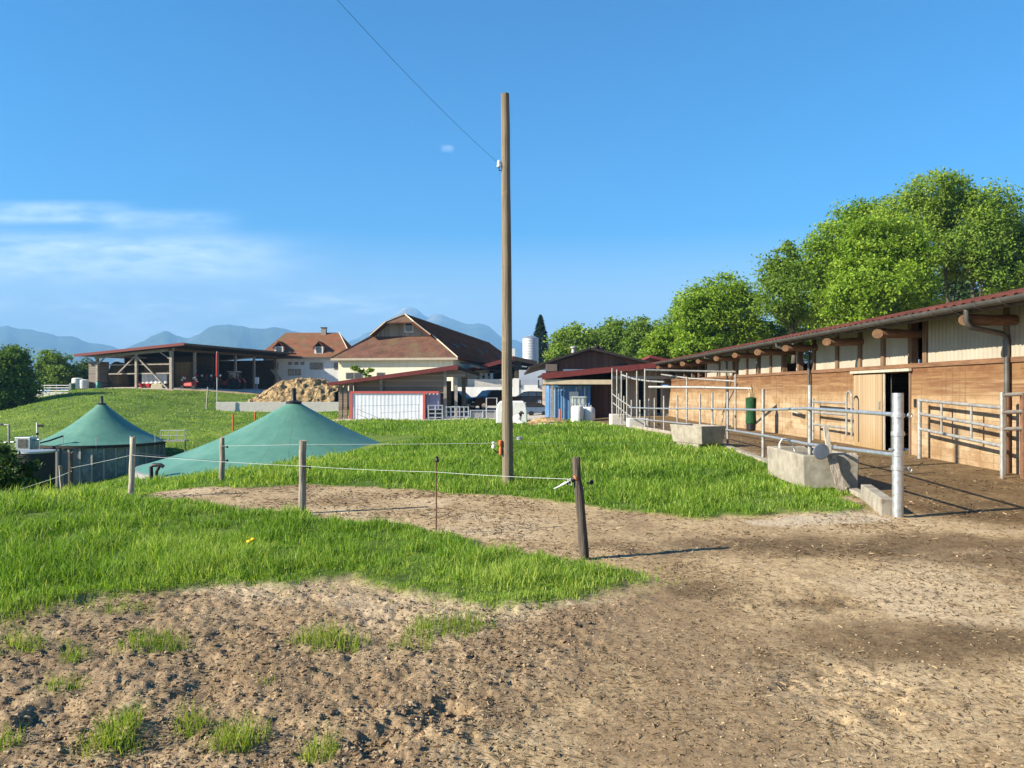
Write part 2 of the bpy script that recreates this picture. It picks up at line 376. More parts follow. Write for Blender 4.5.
def ground_mat():
    t = newmat('ground'); v = t.coord('Object')
    a = t.n('ShaderNodeAttribute', attribute_name='tint'); s = t.n('ShaderNodeSeparateColor'); t.l(a.outputs['Color'], s.inputs[0])
    gm, yd, pl, pv = s.outputs[0], s.outputs[1], s.outputs[2], a.outputs['Alpha']
    n1 = t.noise(v, 1.1, 6, .62); n2 = t.noise(t.coord('Object', (1,1.0,1)), 9, 8, .68); n3 = t.noise(v, 46, 5, .7); n4 = t.noise(v, .35, 3, .5)
    k = t.math('ADD', t.math('MULTIPLY', n1, .34), t.math('ADD', t.math('MULTIPLY', n2, .36), t.math('MULTIPLY', n3, .30)))
    dirt = t.ramp(k, [(.34, (.165,.108,.052)), (.43, (.275,.192,.103)), (.52, (.385,.282,.158)), (.63, (.51,.395,.24))])
    a2 = t.n('ShaderNodeAttribute', attribute_name='soil'); s2 = t.n('ShaderNodeSeparateColor'); t.l(a2.outputs['Color'], s2.inputs[0])
    churn = t.ramp(k, [(.36, (.115,.076,.041)), (.48, (.235,.168,.099)), (.62, (.40,.305,.19))])
    dirt = t.mix(t.math('MULTIPLY', s2.outputs[0], .8), dirt, churn); dirt = t.mix(t.math('MULTIPLY', s2.outputs[1], .62), dirt, (.185,.125,.07)); dirt = t.mix(t.math('MULTIPLY', s2.outputs[2], .6), dirt, (.50,.40,.265))
    crumbs = t.ramp(t.noise(t.coord('Object', (1,2.0,1)), 16, 7, .80, .4), [(.50, 0), (.62, 1)])
    dirt = t.mix(t.math('MULTIPLY', crumbs, .62), dirt, (.14,.093,.05))
    mud = t.ramp(k, [(.36, (.035,.020,.009)), (.47, (.085,.052,.022)), (.60, (.175,.115,.053))])
    col = t.mix(t.math('MULTIPLY', yd, .88), dirt, mud)
    grit = t.ramp(n3, [(.3, (.36,.29,.20)), (.7, (.52,.44,.325))])
    col = t.mix(t.math('MULTIPLY', pl, .85), col, grit)
    soil = t.ramp(t.math('ADD', t.math('MULTIPLY', n4, .5), t.math('MULTIPLY', n2, .5)), [(.36, (.03,.055,.007)), (.5, (.075,.125,.012)), (.66, (.16,.205,.03))])
    col = t.mix(gm, col, soil)
    conc = t.ramp(n2, [(.3, (.30,.28,.25)), (.7, (.42,.40,.36))])
    col = t.mix(pv, col, conc)
    h = t.math('ADD', t.math('MULTIPLY', n2, .6), t.math('MULTIPLY', n3, .4)); h = t.math('SUBTRACT', h, t.math('MULTIPLY', crumbs, -.12))
    wet = t.math('SUBTRACT', .92, t.math('MULTIPLY', yd, .22))
    t.bsdf(col, wet, 0, t.bump(h, .8, .025), .2); return t.m

# ------------------------------------------------------------------ leaf-like materials with a per-vertex tint
def leaf_mat(name, lo, mid, hi, trans=.35, rough=.55):
    t = newmat(name); a = t.n('ShaderNodeAttribute', attribute_name='tint'); s = t.n('ShaderNodeSeparateColor'); t.l(a.outputs['Color'], s.inputs[0])
    col = t.ramp(s.outputs[0], [(0, lo), (.5, mid), (1, hi)])
    d = t.n('ShaderNodeBsdfPrincipled'); t.l(col, d.inputs['Base Color']); d.inputs['Roughness'].default_value = rough; d.inputs['Specular IOR Level'].default_value = .25
    tr = t.n('ShaderNodeBsdfTranslucent'); t.l(t.mix(1, col, (1.0,1.0,.55), 'MULTIPLY'), tr.inputs['Color'])
    m = t.n('ShaderNodeMixShader'); m.inputs[0].default_value = trans; t.l(d.outputs[0], m.inputs[1]); t.l(tr.outputs[0], m.inputs[2]); t.l(m.outputs[0], t.out.inputs['Surface']); return t.m

def blades(name, x, y, z, h, w, tint, mat, bend=.45, dirs=None):
    n = len(x); th = RNG.uniform(0, 2*np.pi, n); lean = RNG.uniform(.1, bend, n)*h*1.6; la = RNG.uniform(0, 2*np.pi, n)
    dx, dy = np.cos(th)*w/2, np.sin(th)*w/2; lx, ly = np.cos(la)*lean, np.sin(la)*lean
    hh = np.sqrt(np.maximum(h*h-(lean*.8)**2, (h*.35)**2))
    V = np.empty((n, 5, 3))
    V[:,0] = np.stack([x-dx, y-dy, z-.02], 1); V[:,1] = np.stack([x+dx, y+dy, z-.02], 1)
    V[:,2] = np.stack([x+dx*.75+lx*.35, y+dy*.75+ly*.35, z+hh*.6], 1); V[:,3] = np.stack([x-dx*.75+lx*.35, y-dy*.75+ly*.35, z+hh*.6], 1)
    V[:,4] = np.stack([x+lx, y+ly, z+hh], 1)
    b = (np.arange(n)*5)[:,None]
    loops = np.concatenate([b+np.array([[0,1,2,3]]), b+np.array([[3,2,4]])], 1).ravel()
    counts = np.tile([4,3], n)
    T = np.ones((n*5, 4)); T[:,0] = np.repeat(tint, 5)
    return fast_mesh(name, V.reshape(-1, 3), loops, counts, mat, T, False)

def lawn_points(n, y0, y1, amax=38, boost=1.0):
    ly = RNG.uniform(np.log(y0), np.log(y1), n); y = np.exp(ly); a = np.radians(RNG.uniform(-amax, amax, n)); x = np.tan(a)*(y+.8)
    return x, y
# ------------------------------------------------------------------ materials in use
galv = M('galvanised_steel', (.55,.57,.58), (.40,.42,.44), 14, .42, .75, .1, .004, spots=(22,(.23,.21,.19),.5))
galv_dull = M('weathered_steel', (.40,.40,.375), (.26,.26,.25), 10, .55, .5, .12, .004, spots=(9,(.24,.15,.09),.7))
post_wood = M('grey_post_wood', (.36,.31,.25), (.15,.125,.10), 5, .9, 0, .9, .02, (6,6,.5), spots=(4,(.06,.05,.04),.7))
dark_wood = M('dark_post_wood', (.13,.105,.085), (.045,.036,.03), 6, .9, 0, .9, .02, (6,6,.5))
pale_wood = M('bleached_post_wood', (.50,.46,.38), (.28,.25,.19), 6, .9, 0, .8, .02, (6,6,.5))
pole_wood = M('pole_wood', (.25,.205,.145), (.105,.085,.06), 5, .88, 0, 1, .02, (9,9,.25), spots=(1.6,(.30,.24,.10),.5))
concrete = M('old_concrete', (.34,.31,.25), (.20,.18,.145), 4, .9, 0, .7, .02, spots=(2.2,(.15,.11,.075),.7))
concrete_pale = M('pale_concrete', (.52,.50,.45), (.42,.40,.36), 2, .9, 0, .3, .01, spots=(2,(.36,.33,.28),.5))
white_plaster = M('white_plaster', (.74,.73,.69), (.64,.63,.58), 1.2, .9, 0, .15, .01, (1,1,.35), spots=(.7,(.50,.48,.43),.5))
cream_plaster = M('cream_plaster', (.50,.45,.35), (.60,.53,.38), 2, .9, 0, .15, .01)
white_plastic = M('white_plastic', (.72,.72,.68), (.60,.60,.56), 3, .45, 0, .1, .01)
black_plastic = M('black_plastic', (.025,.025,.027), (.012,.012,.013), 8, .45, 0, .1, .004)
orange_plastic = M('orange_plastic', (.55,.13,.035), (.42,.10,.03), 8, .5, 0, .1, .004)
red_paint = M('red_paint', (.42,.035,.03), (.30,.03,.025), 6, .45, 0, .1, .004)
red_trim = M('red_sheet_trim', (.17,.034,.03), (.12,.025,.024), 4, .7, 0, .1, .004)
rust = M('rusty_iron', (.22,.11,.06), (.10,.05,.03), 9, .85, .2, .5, .006)
dark_metal = M('dark_sheet', (.045,.038,.034), (.028,.024,.022), 3, .7, .0, .2, .01, spec=.15)
black_rubber = M('rubber', (.02,.02,.02), (.012,.012,.012), 8, .8)
glass_dark = M('window_glass', (.03,.04,.05), (.02,.026,.032), 1, .08, 0, 0, .001, spec=.6)
car_black = M('black_car_paint', (.008,.008,.011), (.006,.006,.009), 1, .30, .0, 0, .001, spec=.3)
chrome = M('bright_metal', (.7,.7,.7), (.6,.6,.6), 3, .2, .9, 0, .001)
beam_wood = M('weathered_beam', (.36,.32,.27), (.22,.19,.155), 3, .9, 0, .6, .02, (1,1,1))
dark_beam = M('dark_beam', (.12,.09,.065), (.06,.045,.03), 4, .9, 0, .6, .02)
log_wood = M('debarked_log', (.20,.115,.065), (.09,.05,.03), 5, .85, 0, .7, .02, (1,6,6), spots=(3,(.10,.06,.035),.6))
log_end = M('sawn_log_end', (.14,.075,.036), (.075,.04,.02), 9, .85, 0, .4, .01)
rope_white = M('white_tape', (.50,.53,.50), (.36,.39,.37), 20, .7)
zinc = M('zinc_gutter', (.13,.125,.115), (.085,.082,.078), 5, .5, .5, .1, .006)
def membrane_mat():
    t = newmat('green_membrane'); v = t.coord('Object'); xyz = t.sep(v)
    an = t.math('MULTIPLY', t.math('ADD', t.math('DIVIDE', t.math('ARCTAN2', xyz[1], xyz[0]), 2*math.pi), .5), 28)
    fr = t.math('FRACT', an); idx = t.math('FLOOR', an); e = t.math('MINIMUM', fr, t.math('SUBTRACT', 1, fr)); seam = t.ramp(e, [(.015, 1), (.05, 0)])
    w = t.n('ShaderNodeTexWhiteNoise', noise_dimensions='1D'); t.l(idx, w.inputs['W'])
    n1 = t.noise(v, .55, 6, .65); n2 = t.noise(t.coord('Object', (1,1,.25)), 3.0, 6, .65)
    k = t.math('ADD', t.math('MULTIPLY', n1, .55), t.math('ADD', t.math('MULTIPLY', n2, .3), t.math('MULTIPLY', w.outputs['Value'], .06)))
    col = t.ramp(k, [(.34, (.06,.16,.118)), (.5, (.085,.205,.152)), (.66, (.12,.245,.188))])
    st = t.ramp(t.noise(t.coord('Object', (1,1,.4)), 1.3, 8, .7), [(.56, 0), (.70, .5)]); col = t.mix(st, col, (.14,.20,.155))
    col = t.mix(t.math('MULTIPLY', seam, .14), col, (.04,.12,.085))
    h = t.math('ADD', t.math('MULTIPLY', n1, .6), t.math('MULTIPLY', seam, .04))
    t.bsdf(col, .5, 0, t.bump(h, .35, .12), .3); return t.m
membrane = membrane_mat()
rooftile_red = tiles('red_roof_tiles', (.26,.118,.064), (.19,.082,.046), (.11,.054,.035), .35, 2, (.14,.10,.055))
rooftile_old = tiles('old_roof_tiles', (.18,.090,.06), (.12,.06,.042), (.06,.036,.028), .35, 2, (.13,.095,.055))
rooftile_shade = tiles('shade_side_roof_tiles', (.30,.085,.040), (.21,.060,.030), (.12,.038,.022), .35, 2, None, 0)  # red tiles of the sunless slopes, their shade toned into the colour
barn_tile = tiles('barn_roof_tiles', (.135,.048,.038), (.095,.036,.030), (.055,.028,.025), .35, 0, None, 0)
fabric_green = M('green_bristle', (.015,.085,.028), (.006,.035,.012), 30, .9, 0, .9, .03, (1,1,.3))
hay = M('hay', (.21,.145,.07), (.09,.06,.03), 9, .95, 0, .9, .06, (1,1,1.6))
dung_straw = M('manure_heap', (.46,.33,.16), (.15,.095,.045), 3.2, .95, 0, 1, .15, spots=(1.3,(.10,.06,.03),.8))
barn_planks = planks('barn_plank_wall', 2, .165, [(.13,.066,.030),(.235,.140,.068),(.30,.20,.105),(.35,.265,.165)], .9,
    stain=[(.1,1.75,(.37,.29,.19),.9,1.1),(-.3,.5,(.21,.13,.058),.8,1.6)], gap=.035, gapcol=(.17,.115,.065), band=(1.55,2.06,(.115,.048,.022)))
door_planks = planks('door_planks', 1, .14, [(.25,.175,.10),(.30,.22,.135),(.34,.265,.17)], .9, stain=[(-.1,.7,(.26,.165,.07),.9,2.0)], gap=.05, gapcol=(.10,.06,.03))
panel_sheet = M('pale_sheet', (.34,.31,.25), (.28,.25,.195), 1.5, .75, 0, .15, .01, (1,1,.3), spots=(1.2,(.36,.27,.16),.5))
brown_siding = planks('brown_siding', 0, .42, [(.085,.045,.035),(.11,.058,.044),(.13,.07,.05)], .75, gap=.05)
grey_planks = planks('grey_planks', 2, .2, [(.17,.13,.095),(.22,.17,.125),(.28,.22,.16)], .9, gap=.06)
grey_boards = planks('grey_upright_boards', 0, .18, [(.20,.18,.155),(.26,.235,.20),(.32,.29,.25)], .9, gap=.07)
gable_boards = planks('gable_boards', 0, .2, [(.20,.16,.13),(.27,.22,.18),(.33,.28,.23)], .9, gap=.07)
white_sheet = M('white_ribbed_sheet', (.70,.73,.75), (.58,.61,.63), .8, .5, .1, .05, .01, (1,1,.3), spots=(.9,(.48,.47,.43),.55))
blue_paint = M('blue_container_paint', (.075,.20,.40), (.06,.155,.32), 2, .5, 0, .1, .01, spots=(1.1,(.36,.45,.58),.6))
bark = M('tree_bark', (.12,.10,.08), (.055,.045,.035), 4, .95, 0, 1, .05, (4,4,.7))
leaf_bright = leaf_mat('bright_leaves', (.075,.15,.012), (.185,.31,.02), (.34,.46,.055), .48)
leaf_mid = leaf_mat('leaves', (.08,.15,.024), (.185,.30,.035), (.32,.42,.065), .5)
leaf_dark = leaf_mat('dark_leaves', (.028,.062,.016), (.065,.125,.026), (.14,.20,.045), .32)
needle = leaf_mat('needles', (.008,.022,.010), (.017,.042,.017), (.032,.068,.024), .1)
grass_m = leaf_mat('grass_blades', (.035,.095,.010), (.16,.305,.022), (.50,.57,.14), .5, .5)
dry_grass = leaf_mat('dry_grass_blades', (.10,.20,.012), (.26,.33,.04), (.48,.44,.15), .45, .6)

ground = make_ground(ground_mat())

# ------------------------------------------------------------------ utility pole, wire, fence
def post(name, label, px, pyt, pyb, d, r, mat, lean=(0,0), sides=9, cat='fence post', group='old wooden fence posts', z=None, extra=None):
    x = XA(px, d); zb = gz(x, d) if z is None else z; h = ZA(pyt, d)-zb
    t = thing(name, label, cat, (x, d, zb), random.uniform(0, 3), group)
    m = MB(); prof = []; ro = t.rotation_euler.z; lx = lean[0]*math.cos(-ro)-lean[1]*math.sin(-ro); ly = lean[0]*math.sin(-ro)+lean[1]*math.cos(-ro)
    pts = []; rs = []
    for i in range(8):
        f = i/7; pts.append((lx*f+random.gauss(0, r*.07), ly*f+random.gauss(0, r*.07), -.25+(h+.25)*f)); rs.append(r*random.uniform(.88, 1.1)*(1.08-.16*f))
    m.tube(pts, rs, sides)
    for i, v in enumerate(m.v[-sides:]):      # split, slanting top
        m.v[len(m.v)-sides+i] = (v[0], v[1], v[2]+random.uniform(-.02, .015))
    m.build('shaft', mat, t, True)
    for hz in (extra or []):
        k = MB(); k.tube([(0, 0, hz), (r*1.9, 0, hz)], .008, 6); k.lathe([(.014,-.02),(.022,0),(.014,.02)], 8, (r*2, 0, hz)); k.build('insulator', black_plastic, t)
    return t
pA = post('fence_post', 'dark weathered post leaning at the tip of the near grass bank', 587, 457, 559, 7.3, .046, dark_wood, (-.105,.0), extra=[.72])
pB = post('fence_post', 'thick grey split post on the near grass bank beside the dirt track', 302, 441, 514, 10.0, .050, post_wood, (.0,.02), extra=[.6])
pC = post('fence_post', 'pale crooked post where the dirt track ends', 130.5, 437, 498, 11.5, .043, pale_wood, (.04,0), extra=[.75])
pD = post('fence_post', 'knotty two-toned post in front of the larger green dome', 222, 437, 478.5, 13.9, .048, post_wood, (.0,0), extra=[.35,.6])
pE = post('fence_post', 'slim dark post between the crooked stub and the pale crooked post', 71, 452, 495, 12.0, .036, dark_wood, (.0,0), extra=[.6])
pF = post('fence_post', 'short crooked grey stub beside the dark bush', 63.5, 466, 489, 12.6, .032, post_wood, (-.05,0))
# thin steel rod
xg, dg = XA(436, 8.55), 8.55; zg = gz(xg, dg)+.03
rod = thing('fence_rod', 'thin rusty steel rod with black insulator in the near grass', 'fence rod', (xg, dg, zg))
MB().tube([(0,0,-.2),(.004,.0,.3),(.0,0,.82)], .009, 7).build('shaft', rust, rod, True)
MB().lathe([(.006,-.03),(.022,-.02),(.024,.0),(.014,.02),(.02,.03),(.006,.045)], 10, (.012,0,.80)).build('insulator', black_plastic, rod, True)

# pole
pd = 13.0; pz = gz(XA(507.5, pd), pd)
pole = thing('utility_pole', 'tall weathered wooden pole standing in the lawn', 'utility pole', (XA(508, pd), pd, pz))
hp = ZA(94, pd)-pz; sx = XA(505.3, pd)-XA(508, pd); m = MB(); pts = []; rs = []
for i in range(14):
    f = i/13; pts.append((sx*f+random.gauss(0,.002), random.gauss(0,.002), -.3+(hp+.3)*f)); rs.append(.096-.026*f)
m.tube(pts, rs, 16); m.build('shaft', pole_wood, pole, True)
zi = ZA(166, pd)-pz; xi = sx*zi/hp
m = MB(); m.tube([(xi-.05,-.02,zi-.07),(xi-.11,-.03,zi-.09),(xi-.115,-.03,zi-.02)], .011, 6); m.build('bracket', dark_metal, pole, True)
m = MB(); m.lathe([(.012,-.03),(.035,-.025),(.038,.0),(.024,.012),(.03,.03),(.032,.06),(.018,.085),(.0,.09)], 14, (xi-.115,-.03,zi)); m.build('insulator', white_plastic, pole, True)
zc = ZA(447, pd)-pz
m = MB(); m.lathe([(.02,-.13),(.03,-.12),(.03,-.02),(.022,-.01),(.022,.02),(.033,.03),(.033,.11),(.02,.12)], 10, (-.125,-.05,zc)); m.build('fuse_holder', orange_plastic, pole, True)
m = MB(); m.lathe([(.016,0),(.03,.005),(.03,.05),(.018,.06),(.018,.075),(.028,.085),(.026,.11),(0,.115)], 12, (-.245,-.06,zc-.02)); m.build('insulator', white_plastic, pole, True)
m = MB(); m.tube([(-.12,-.05,zc-.10),(-.15,-.055,zc-.085),(-.2,-.06,zc-.08),(-.24,-.06,zc-.03)], .010, 6); m.build('cable', black_plastic, pole, True)
m = MB(); m.lathe([(.004,-.05),(.05,-.048),(.055,.0),(.02,.012)], 10, (.19,-.03,ZA(437,pd)-pz)); m.tube([(.06,0,ZA(438,pd)-pz),(.19,-.03,ZA(438,pd)-pz)], .008, 6); m.build('tape_reel', galv, pole, True)

def wire(name, label, pts, r, sag, mat, group=None):
    m = MB(); pp = []
    for (a, b) in zip(pts[:-1], pts[1:]):
        a = Vector(a); b = Vector(b); L = (b-a).length
        for i in range(13):
            f = i/12
            if pp and i == 0: continue
            pp.append(a.lerp(b, f)-Vector((0,0,sag*L*4*f*(1-f))))
    m.tube(pp, r, 5); return tag(m.build(name, mat, smooth=True), label, 'wire', group)
A0 = Vector((XA(508,pd)+xi-.115, pd-.03, pz+zi+.03))
wire('overhead_wire', 'thin dark overhead cable running up from the white insulator of the pole', [A0, Vector((-1.93,8,5.78)), Vector((-5.2,-1.5,6.3))], .0024, .012, dark_metal)
def fp(px, py, d): return P(px, py, d)
wire('fence_tape', 'white electric tape strung from the crooked pale post past the split post', [fp(71,468,11.95), fp(132,455,11.45), fp(302,466,9.94), fp(436,472,8.5), fp(568,479,7.35)], .0024, .004, rope_white)
wire('fence_tape', 'upper white tape strung over the lawn from the knotty post to the far trough', [fp(222,446,13.85), fp(301,444.5,13.3), fp(499,443,12.9), fp(682,443,20.4)], .0030, .002, rope_white)
wire('fence_tape', 'white tape between the pale crooked post and the knotty post', [fp(132,452,11.45), fp(222,461,13.85)], .0026, .006, rope_white)
wire('fence_tape', 'slack white tape sloping down behind the dark bush', [fp(72,471,11.95), fp(36,484,12.6), fp(20,489,12.8)], .0028, .01, rope_white)
# handle hanging on the leaning post
hx = P(577, 478.5, 7.28)
gh = thing('spring_rope', 'black fence handle with orange end and white rope at the dark leaning post', 'gate handle', hx)
mm = Matrix.Rotation(0,4,'X')
def axis_tube(p, q, r, n=10): return MB().tube([p, Vector(p).lerp(Vector(q), .5), q], r, n)
axis_tube((-.02,0,.0), (-.10,0,-.05), [.026,.02,.016]).build('grip', black_plastic, gh, True)
axis_tube((.0,0,.012), (-.022,0,-.002), [.022,.034,.03]).build('flange', orange_plastic, gh, True)
m = MB(); m.tube([(-.06,-.02,.0),(-.09,-.02,-.01),(-.075,-.015,-.055),(-.05,-.02,-.06),(-.06,-.025,-.01),(-.12,-.02,-.05),(-.20,-.01,-.09)], .007, 6); m.tube([(-.1,-.01,-.03),(-.15,0,-.06),(-.17,0,-.075),(-.22,0,-.10)], .009, 6); m.build('rope', rope_white, gh, True)

# ------------------------------------------------------------------ steel pipe fence
pf = thing('pipe_fence', 'galvanised pipe fence along the muddy yard ending in a thick clamped post', 'pipe fence', (4.86, 9.7, 0))
FP = [(4.86,9.7,1.56,.068,393),(5.30,13.7,1.69,.037,385),(5.74,17.6,1.6,.037,389),(6.22,22.2,1.53,.036,392),(6.35,24.4,1.45,.033,392.5),(6.35,26.0,1.40,.033,394),(6.1,28.4,1.40,.033,395),(5.9,29.9,1.36,.033,396),(5.78,31.2,1.33,.033,398),(5.6,32.4,1.3,.033,398.5)]
for i, (x, y, h, r, pyt) in enumerate(FP):
    zt = ZA(pyt, y); m = MB(); m.tube([(x, y, -.3), (x, y, zt)], r, 14)
    p = m.build('post', galv if i == 0 else galv_dull, pf, True, True)
    if i == 0:
        for zc_ in (1.28, .80, .62, 1.05):
            k = MB(); k.lathe([(r+.001,-.028),(r+.012,-.026),(r+.012,.026),(r+.001,.028)], 14, (x, y, zc_)); k.build('collar', galv, p, True, True)
        for zc_ in (1.28, .60):
            k = MB(); k.tube([(x+r, y-.01, zc_), (x+.125, y-.03, zc_)], .016, 8); k.tube([(x+.135+.028*math.cos(q*math.pi/6), y-.03, zc_+.028*math.sin(q*math.pi/6)) for q in range(13)], .011, 7); k.build('eye_bolt', galv_dull, p, True, True)
        for sx_ in (-1, 1):
            k = MB(); k.tube([(x+sx_*r, y-.02, .85), (x+sx_*(r+.05), y-.02, .85)], .018, 8); k.build('eye_bolt', galv, p, True, True)
def rail(pts, r, par, mat=galv, nm='rail'):
    return MB().tube(pts, r, 10).build(nm, mat, par, True, True)
up = [(412.5+2,4.86,9.7),(408.5,5.30,13.7),(410,5.74,17.6),(409,6.22,22.2),(408.7,6.35,26),(408.4,5.78,31.2),(407.5,5.2,33.9)]
rail([(x-.045, y, ZA(py, y)) for py, x, y in up], .028, pf)
lo = [(455,4.86,9.7),(444,5.30,13.7),(435,5.74,17.6),(429.6,6.22,22.2),(425,6.35,26),(420.5,5.78,31.2),(418,5.2,33.9)]
rail([(x-.045, y, ZA(py, y)) for py, x, y in lo], .028, pf)

pr = thing('cattle_race', 'tall grey pipe race with rising rails at the far end of the yard', 'cattle race', (4.85, 37, 0))
for px, pyt, pyb, d in [(612.2,368,423,37),(617,369.5,421,36.6),(621.5,371,420,36),(627,373,419,35.2),(637,371,420,34.2),(645,368.8,420,33.2)]:
    MB().tube([(XA(px,d), d, ZA(pyb, d)-.2), (XA(px,d), d, ZA(pyt,d))], .036, 9).build('post', galv_dull, pr, True, True)
for px, pyt, pyb, d in [(619,393.4,415,36.3),(624,396,417,35.6),(631.5,400,419,34.8),(640,400,424,33.8),(649,398.7,428,32.5)]:
    MB().tube([(XA(px,d), d, ZA(pyb, d)-.1), (XA(px,d), d, ZA(pyt,d))], .032, 9).build('post', galv_dull, pr, True, True)
rail([P(611.8,393.4,37), P(621,400.5,36), P(631,407,34.6)], .03, pr, galv_dull); rail([P(613,402.8,37), P(622,410,36), P(632,417.5,34.6)], .03, pr, galv_dull)
rail([P(645,370,33.1), P(690,371,33.1), P(737,372,32.5)], .045, pr, galv_dull, 'top_pipe')
rail([P(622,375,36), P(634,379,35), P(650,381.3,33.4), P(664,382,32)], .04, pr, galv_dull, 'top_pipe')
rail([P(661,374.5,33.5), P(690,378.5,33), P(735,381.3,32)], .04, pr, galv_dull, 'top_pipe')
rail([P(649,387,31), P(700,387.3,29), P(752,388.6,27)], .05, pr, galv_dull, 'top_pipe')
for px, d, a, b in [(735.5,30,374,436),(687,32,377,423)]:
    MB().tube([P(px,b,d), P(px,a,d)], .04, 9).build('post', galv_dull, pr, True, True)
MB().tube([P(663,386.4,30.6), P(669,386.6,30.4)], .065, 9).build('coupling', blue_paint, pr, True, True)

# kerb of the yard
m = MB()
kp = [(4.80,9.85),(5.22,11.35),(5.40,12.6),(5.42,15.3),(5.72,18.5),(6.05,22.3),(6.1,26),(5.7,30.5),(5.3,33.5)]
for (a, b) in zip(kp[:-1], kp[1:]):
    za = zb = .21 if b[1] < 12 else .07
    m.hexa([(a[0]-.08,a[1],-.25),(a[0]+.08,a[1],-.25),(b[0]+.08,b[1],-.25),(b[0]-.08,b[1],-.25),(a[0]-.08,a[1],za),(a[0]+.08,a[1],za),(b[0]+.08,b[1],zb),(b[0]-.08,b[1],zb)])
tag(m.build('kerb', concrete, bevel=.012), kind='structure')

# ------------------------------------------------------------------ troughs and blocks
def trough(label, c, L, W, Ht, rz, z0, wall=.09, taper=.06):
    t = thing('water_trough', label, 'water trough', (c[0], c[1], z0), rz)
    a, b = L/2, W/2; m = MB(); tp = taper
    o = [(-a+tp,-b+tp,0),(a-tp,-b+tp,0),(a-tp,b-tp,0),(-a+tp,b-tp,0),(-a,-b,Ht),(a,-b,Ht),(a,b,Ht),(-a,b,Ht)]
    i = [(-a+wall,-b+wall,Ht),(a-wall,-b+wall,Ht),(a-wall,b-wall,Ht),(-a+wall,b-wall,Ht),(-a+wall+.05,-b+wall+.05,.14),(a-wall-.05,-b+wall+.05,.14),(a-wall-.05,b-wall-.05,.14),(-a+wall+.05,b-wall-.05,.14)]
    fs = [(0,3,2,1),(0,1,5,4),(1,2,6,5),(2,3,7,6),(3,0,4,7)]
    for k in range(4):
        k2 = (k+1) % 4; fs.append((4+k,4+k2,8+k2,8+k)); fs.append((8+k,8+k2,12+k2,12+k))
    fs.append((12,13,14,15)); m.add(o+i, fs); m.build('basin', concrete, t, bevel=.02)
    w = MB().add([(-a+wall+.02,-b+wall+.02,Ht-.1),(a-wall-.02,-b+wall+.02,Ht-.1),(a-wall-.02,b-wall-.02,Ht-.1),(-a+wall+.02,b-wall-.02,Ht-.1)], [(0,1,2,3)])
    w.build('water', glass_dark, t)
    return t
tr = trough('large concrete trough with grey float cover and white hose beside the clamped post', (5.08,13.15), .88, 2.05, .53, math.radians(-3), .04, .09, .018)
# local: x across, y along; near short side at y=-1.02
m = MB(); m.tube([(-.2,-.98,.60),(-.2,-1.14,.60)], .015, 8); m.build('float_arm', galv, tr, True)
m = MB(); m.lathe([(.02,-.02),(.115,-.018),(.125,.0),(.12,.015),(.10,.024),(.0,.028)][::-1], 20, (-.20,-1.16,.60), 'y'); m.build('float_cover', M('grey_cover', (.10,.12,.16), (.07,.085,.11), 4, .5), tr, True)
m = MB(); m.tube([(-.34,.55,.50),(-.33,.6,.6),(-.25,.7,.68),(-.12,.75,.66),(-.02,.8,.55),(0.0,.8,.45)], .014, 7); m.build('hose', white_plastic, tr, True)
m = MB(); m.bar((-.12,-.86,.545), (.42,-.92,.545), .1, .03); m.build('ledge_board', pale_wood, tr)
bd = thing('leaning_board', 'grey wooden board leaning on the front of the large trough', 'board', (XA(839,11.95), 11.95, .02))
MB().bar((.03,-.05,-.02), (-.06,.16,.58), .13, .03, (0,1,0)).build('plank', post_wood, bd)
MB().bar((-.075,.17,.55), (-.115,.24,1.02), .075, .028, (0,1,0)).build('batten', pale_wood, bd)
m = MB()
for ln in [[(-.30,-1.03,.46),(-.20,-1.0,.33),(-.17,-.985,.22),(-.28,-.97,.10)],[(-.17,-.985,.22),(.04,-.985,.23)],[(-.34,-1.0,.26),(-.27,-.98,.16)]]:
    m.tube([(a, b-.0, c) for a, b, c in ln], .006, 5)
m.build('dried_stalk', M('dry_stem', (.5,.43,.3), (.4,.33,.22), 20, .9), tr)
t2 = trough('smaller concrete trough on a block at the lawn side of the pipe fence', (5.2,21.6), .85, 1.45, .5, math.radians(24), .12, .09, .07)
MB().box(-.35,.35,-.5,.5,-.3,0).build('foot_block', concrete, t2, bevel=.02)
for lab, px0, px1, pyt, pyb, d, dep in [('low pale concrete block under the rising race rails', 629,648.5,418.5,430,33.4,.8), ('grey concrete block at the far foot of the race', 612,629,414.5,425,36.4,1.1)]:
    x0, x1 = XA(px0,d), XA(px1,d); b = MB().box(0, x1-x0, 0, dep, ZA(pyb,d)-.15, ZA(pyt,d)); o = b.build('concrete_block', concrete_pale, bevel=.02); o.location = (x0, d, 0); tag(o, lab, 'concrete block')
# ------------------------------------------------------------------ cattle barn along the yard
bx = 9.4; Y0, Y1 = 3.0, 46.2
barn = thing('cattle_barn', 'long timber cattle barn with red tiled roof and log beam ends beside the muddy yard', 'barn', (bx, 8, 0))
DY0, DY1 = 18.19, 19.38
m = MB(); m.box(bx, bx+.14, Y0, DY0, -.3, 2.12); m.box(bx, bx+.14, DY1, Y1, -.3, 2.12); m.box(bx, bx+.14, DY0, DY1, 2.02, 2.12)
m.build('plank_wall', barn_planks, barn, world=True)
sill = M('brown_sill', (.20,.105,.055), (.11,.058,.032), 5, .85, 0, .5, .01, (4,.5,4))
MB().box(bx-.035, bx+.14, Y0, Y1, 2.122, 2.22).build('sill_beam', sill, barn, world=True)
m = MB(); m.box(25.3, 25.5, Y0, Y1, -.3, 3.2); m.box(bx+.145, 25.3, Y0, Y0+.15, -.3, 3.2); m.box(bx+.145, 25.3, Y1-.15, Y1, -.3, 3.2)
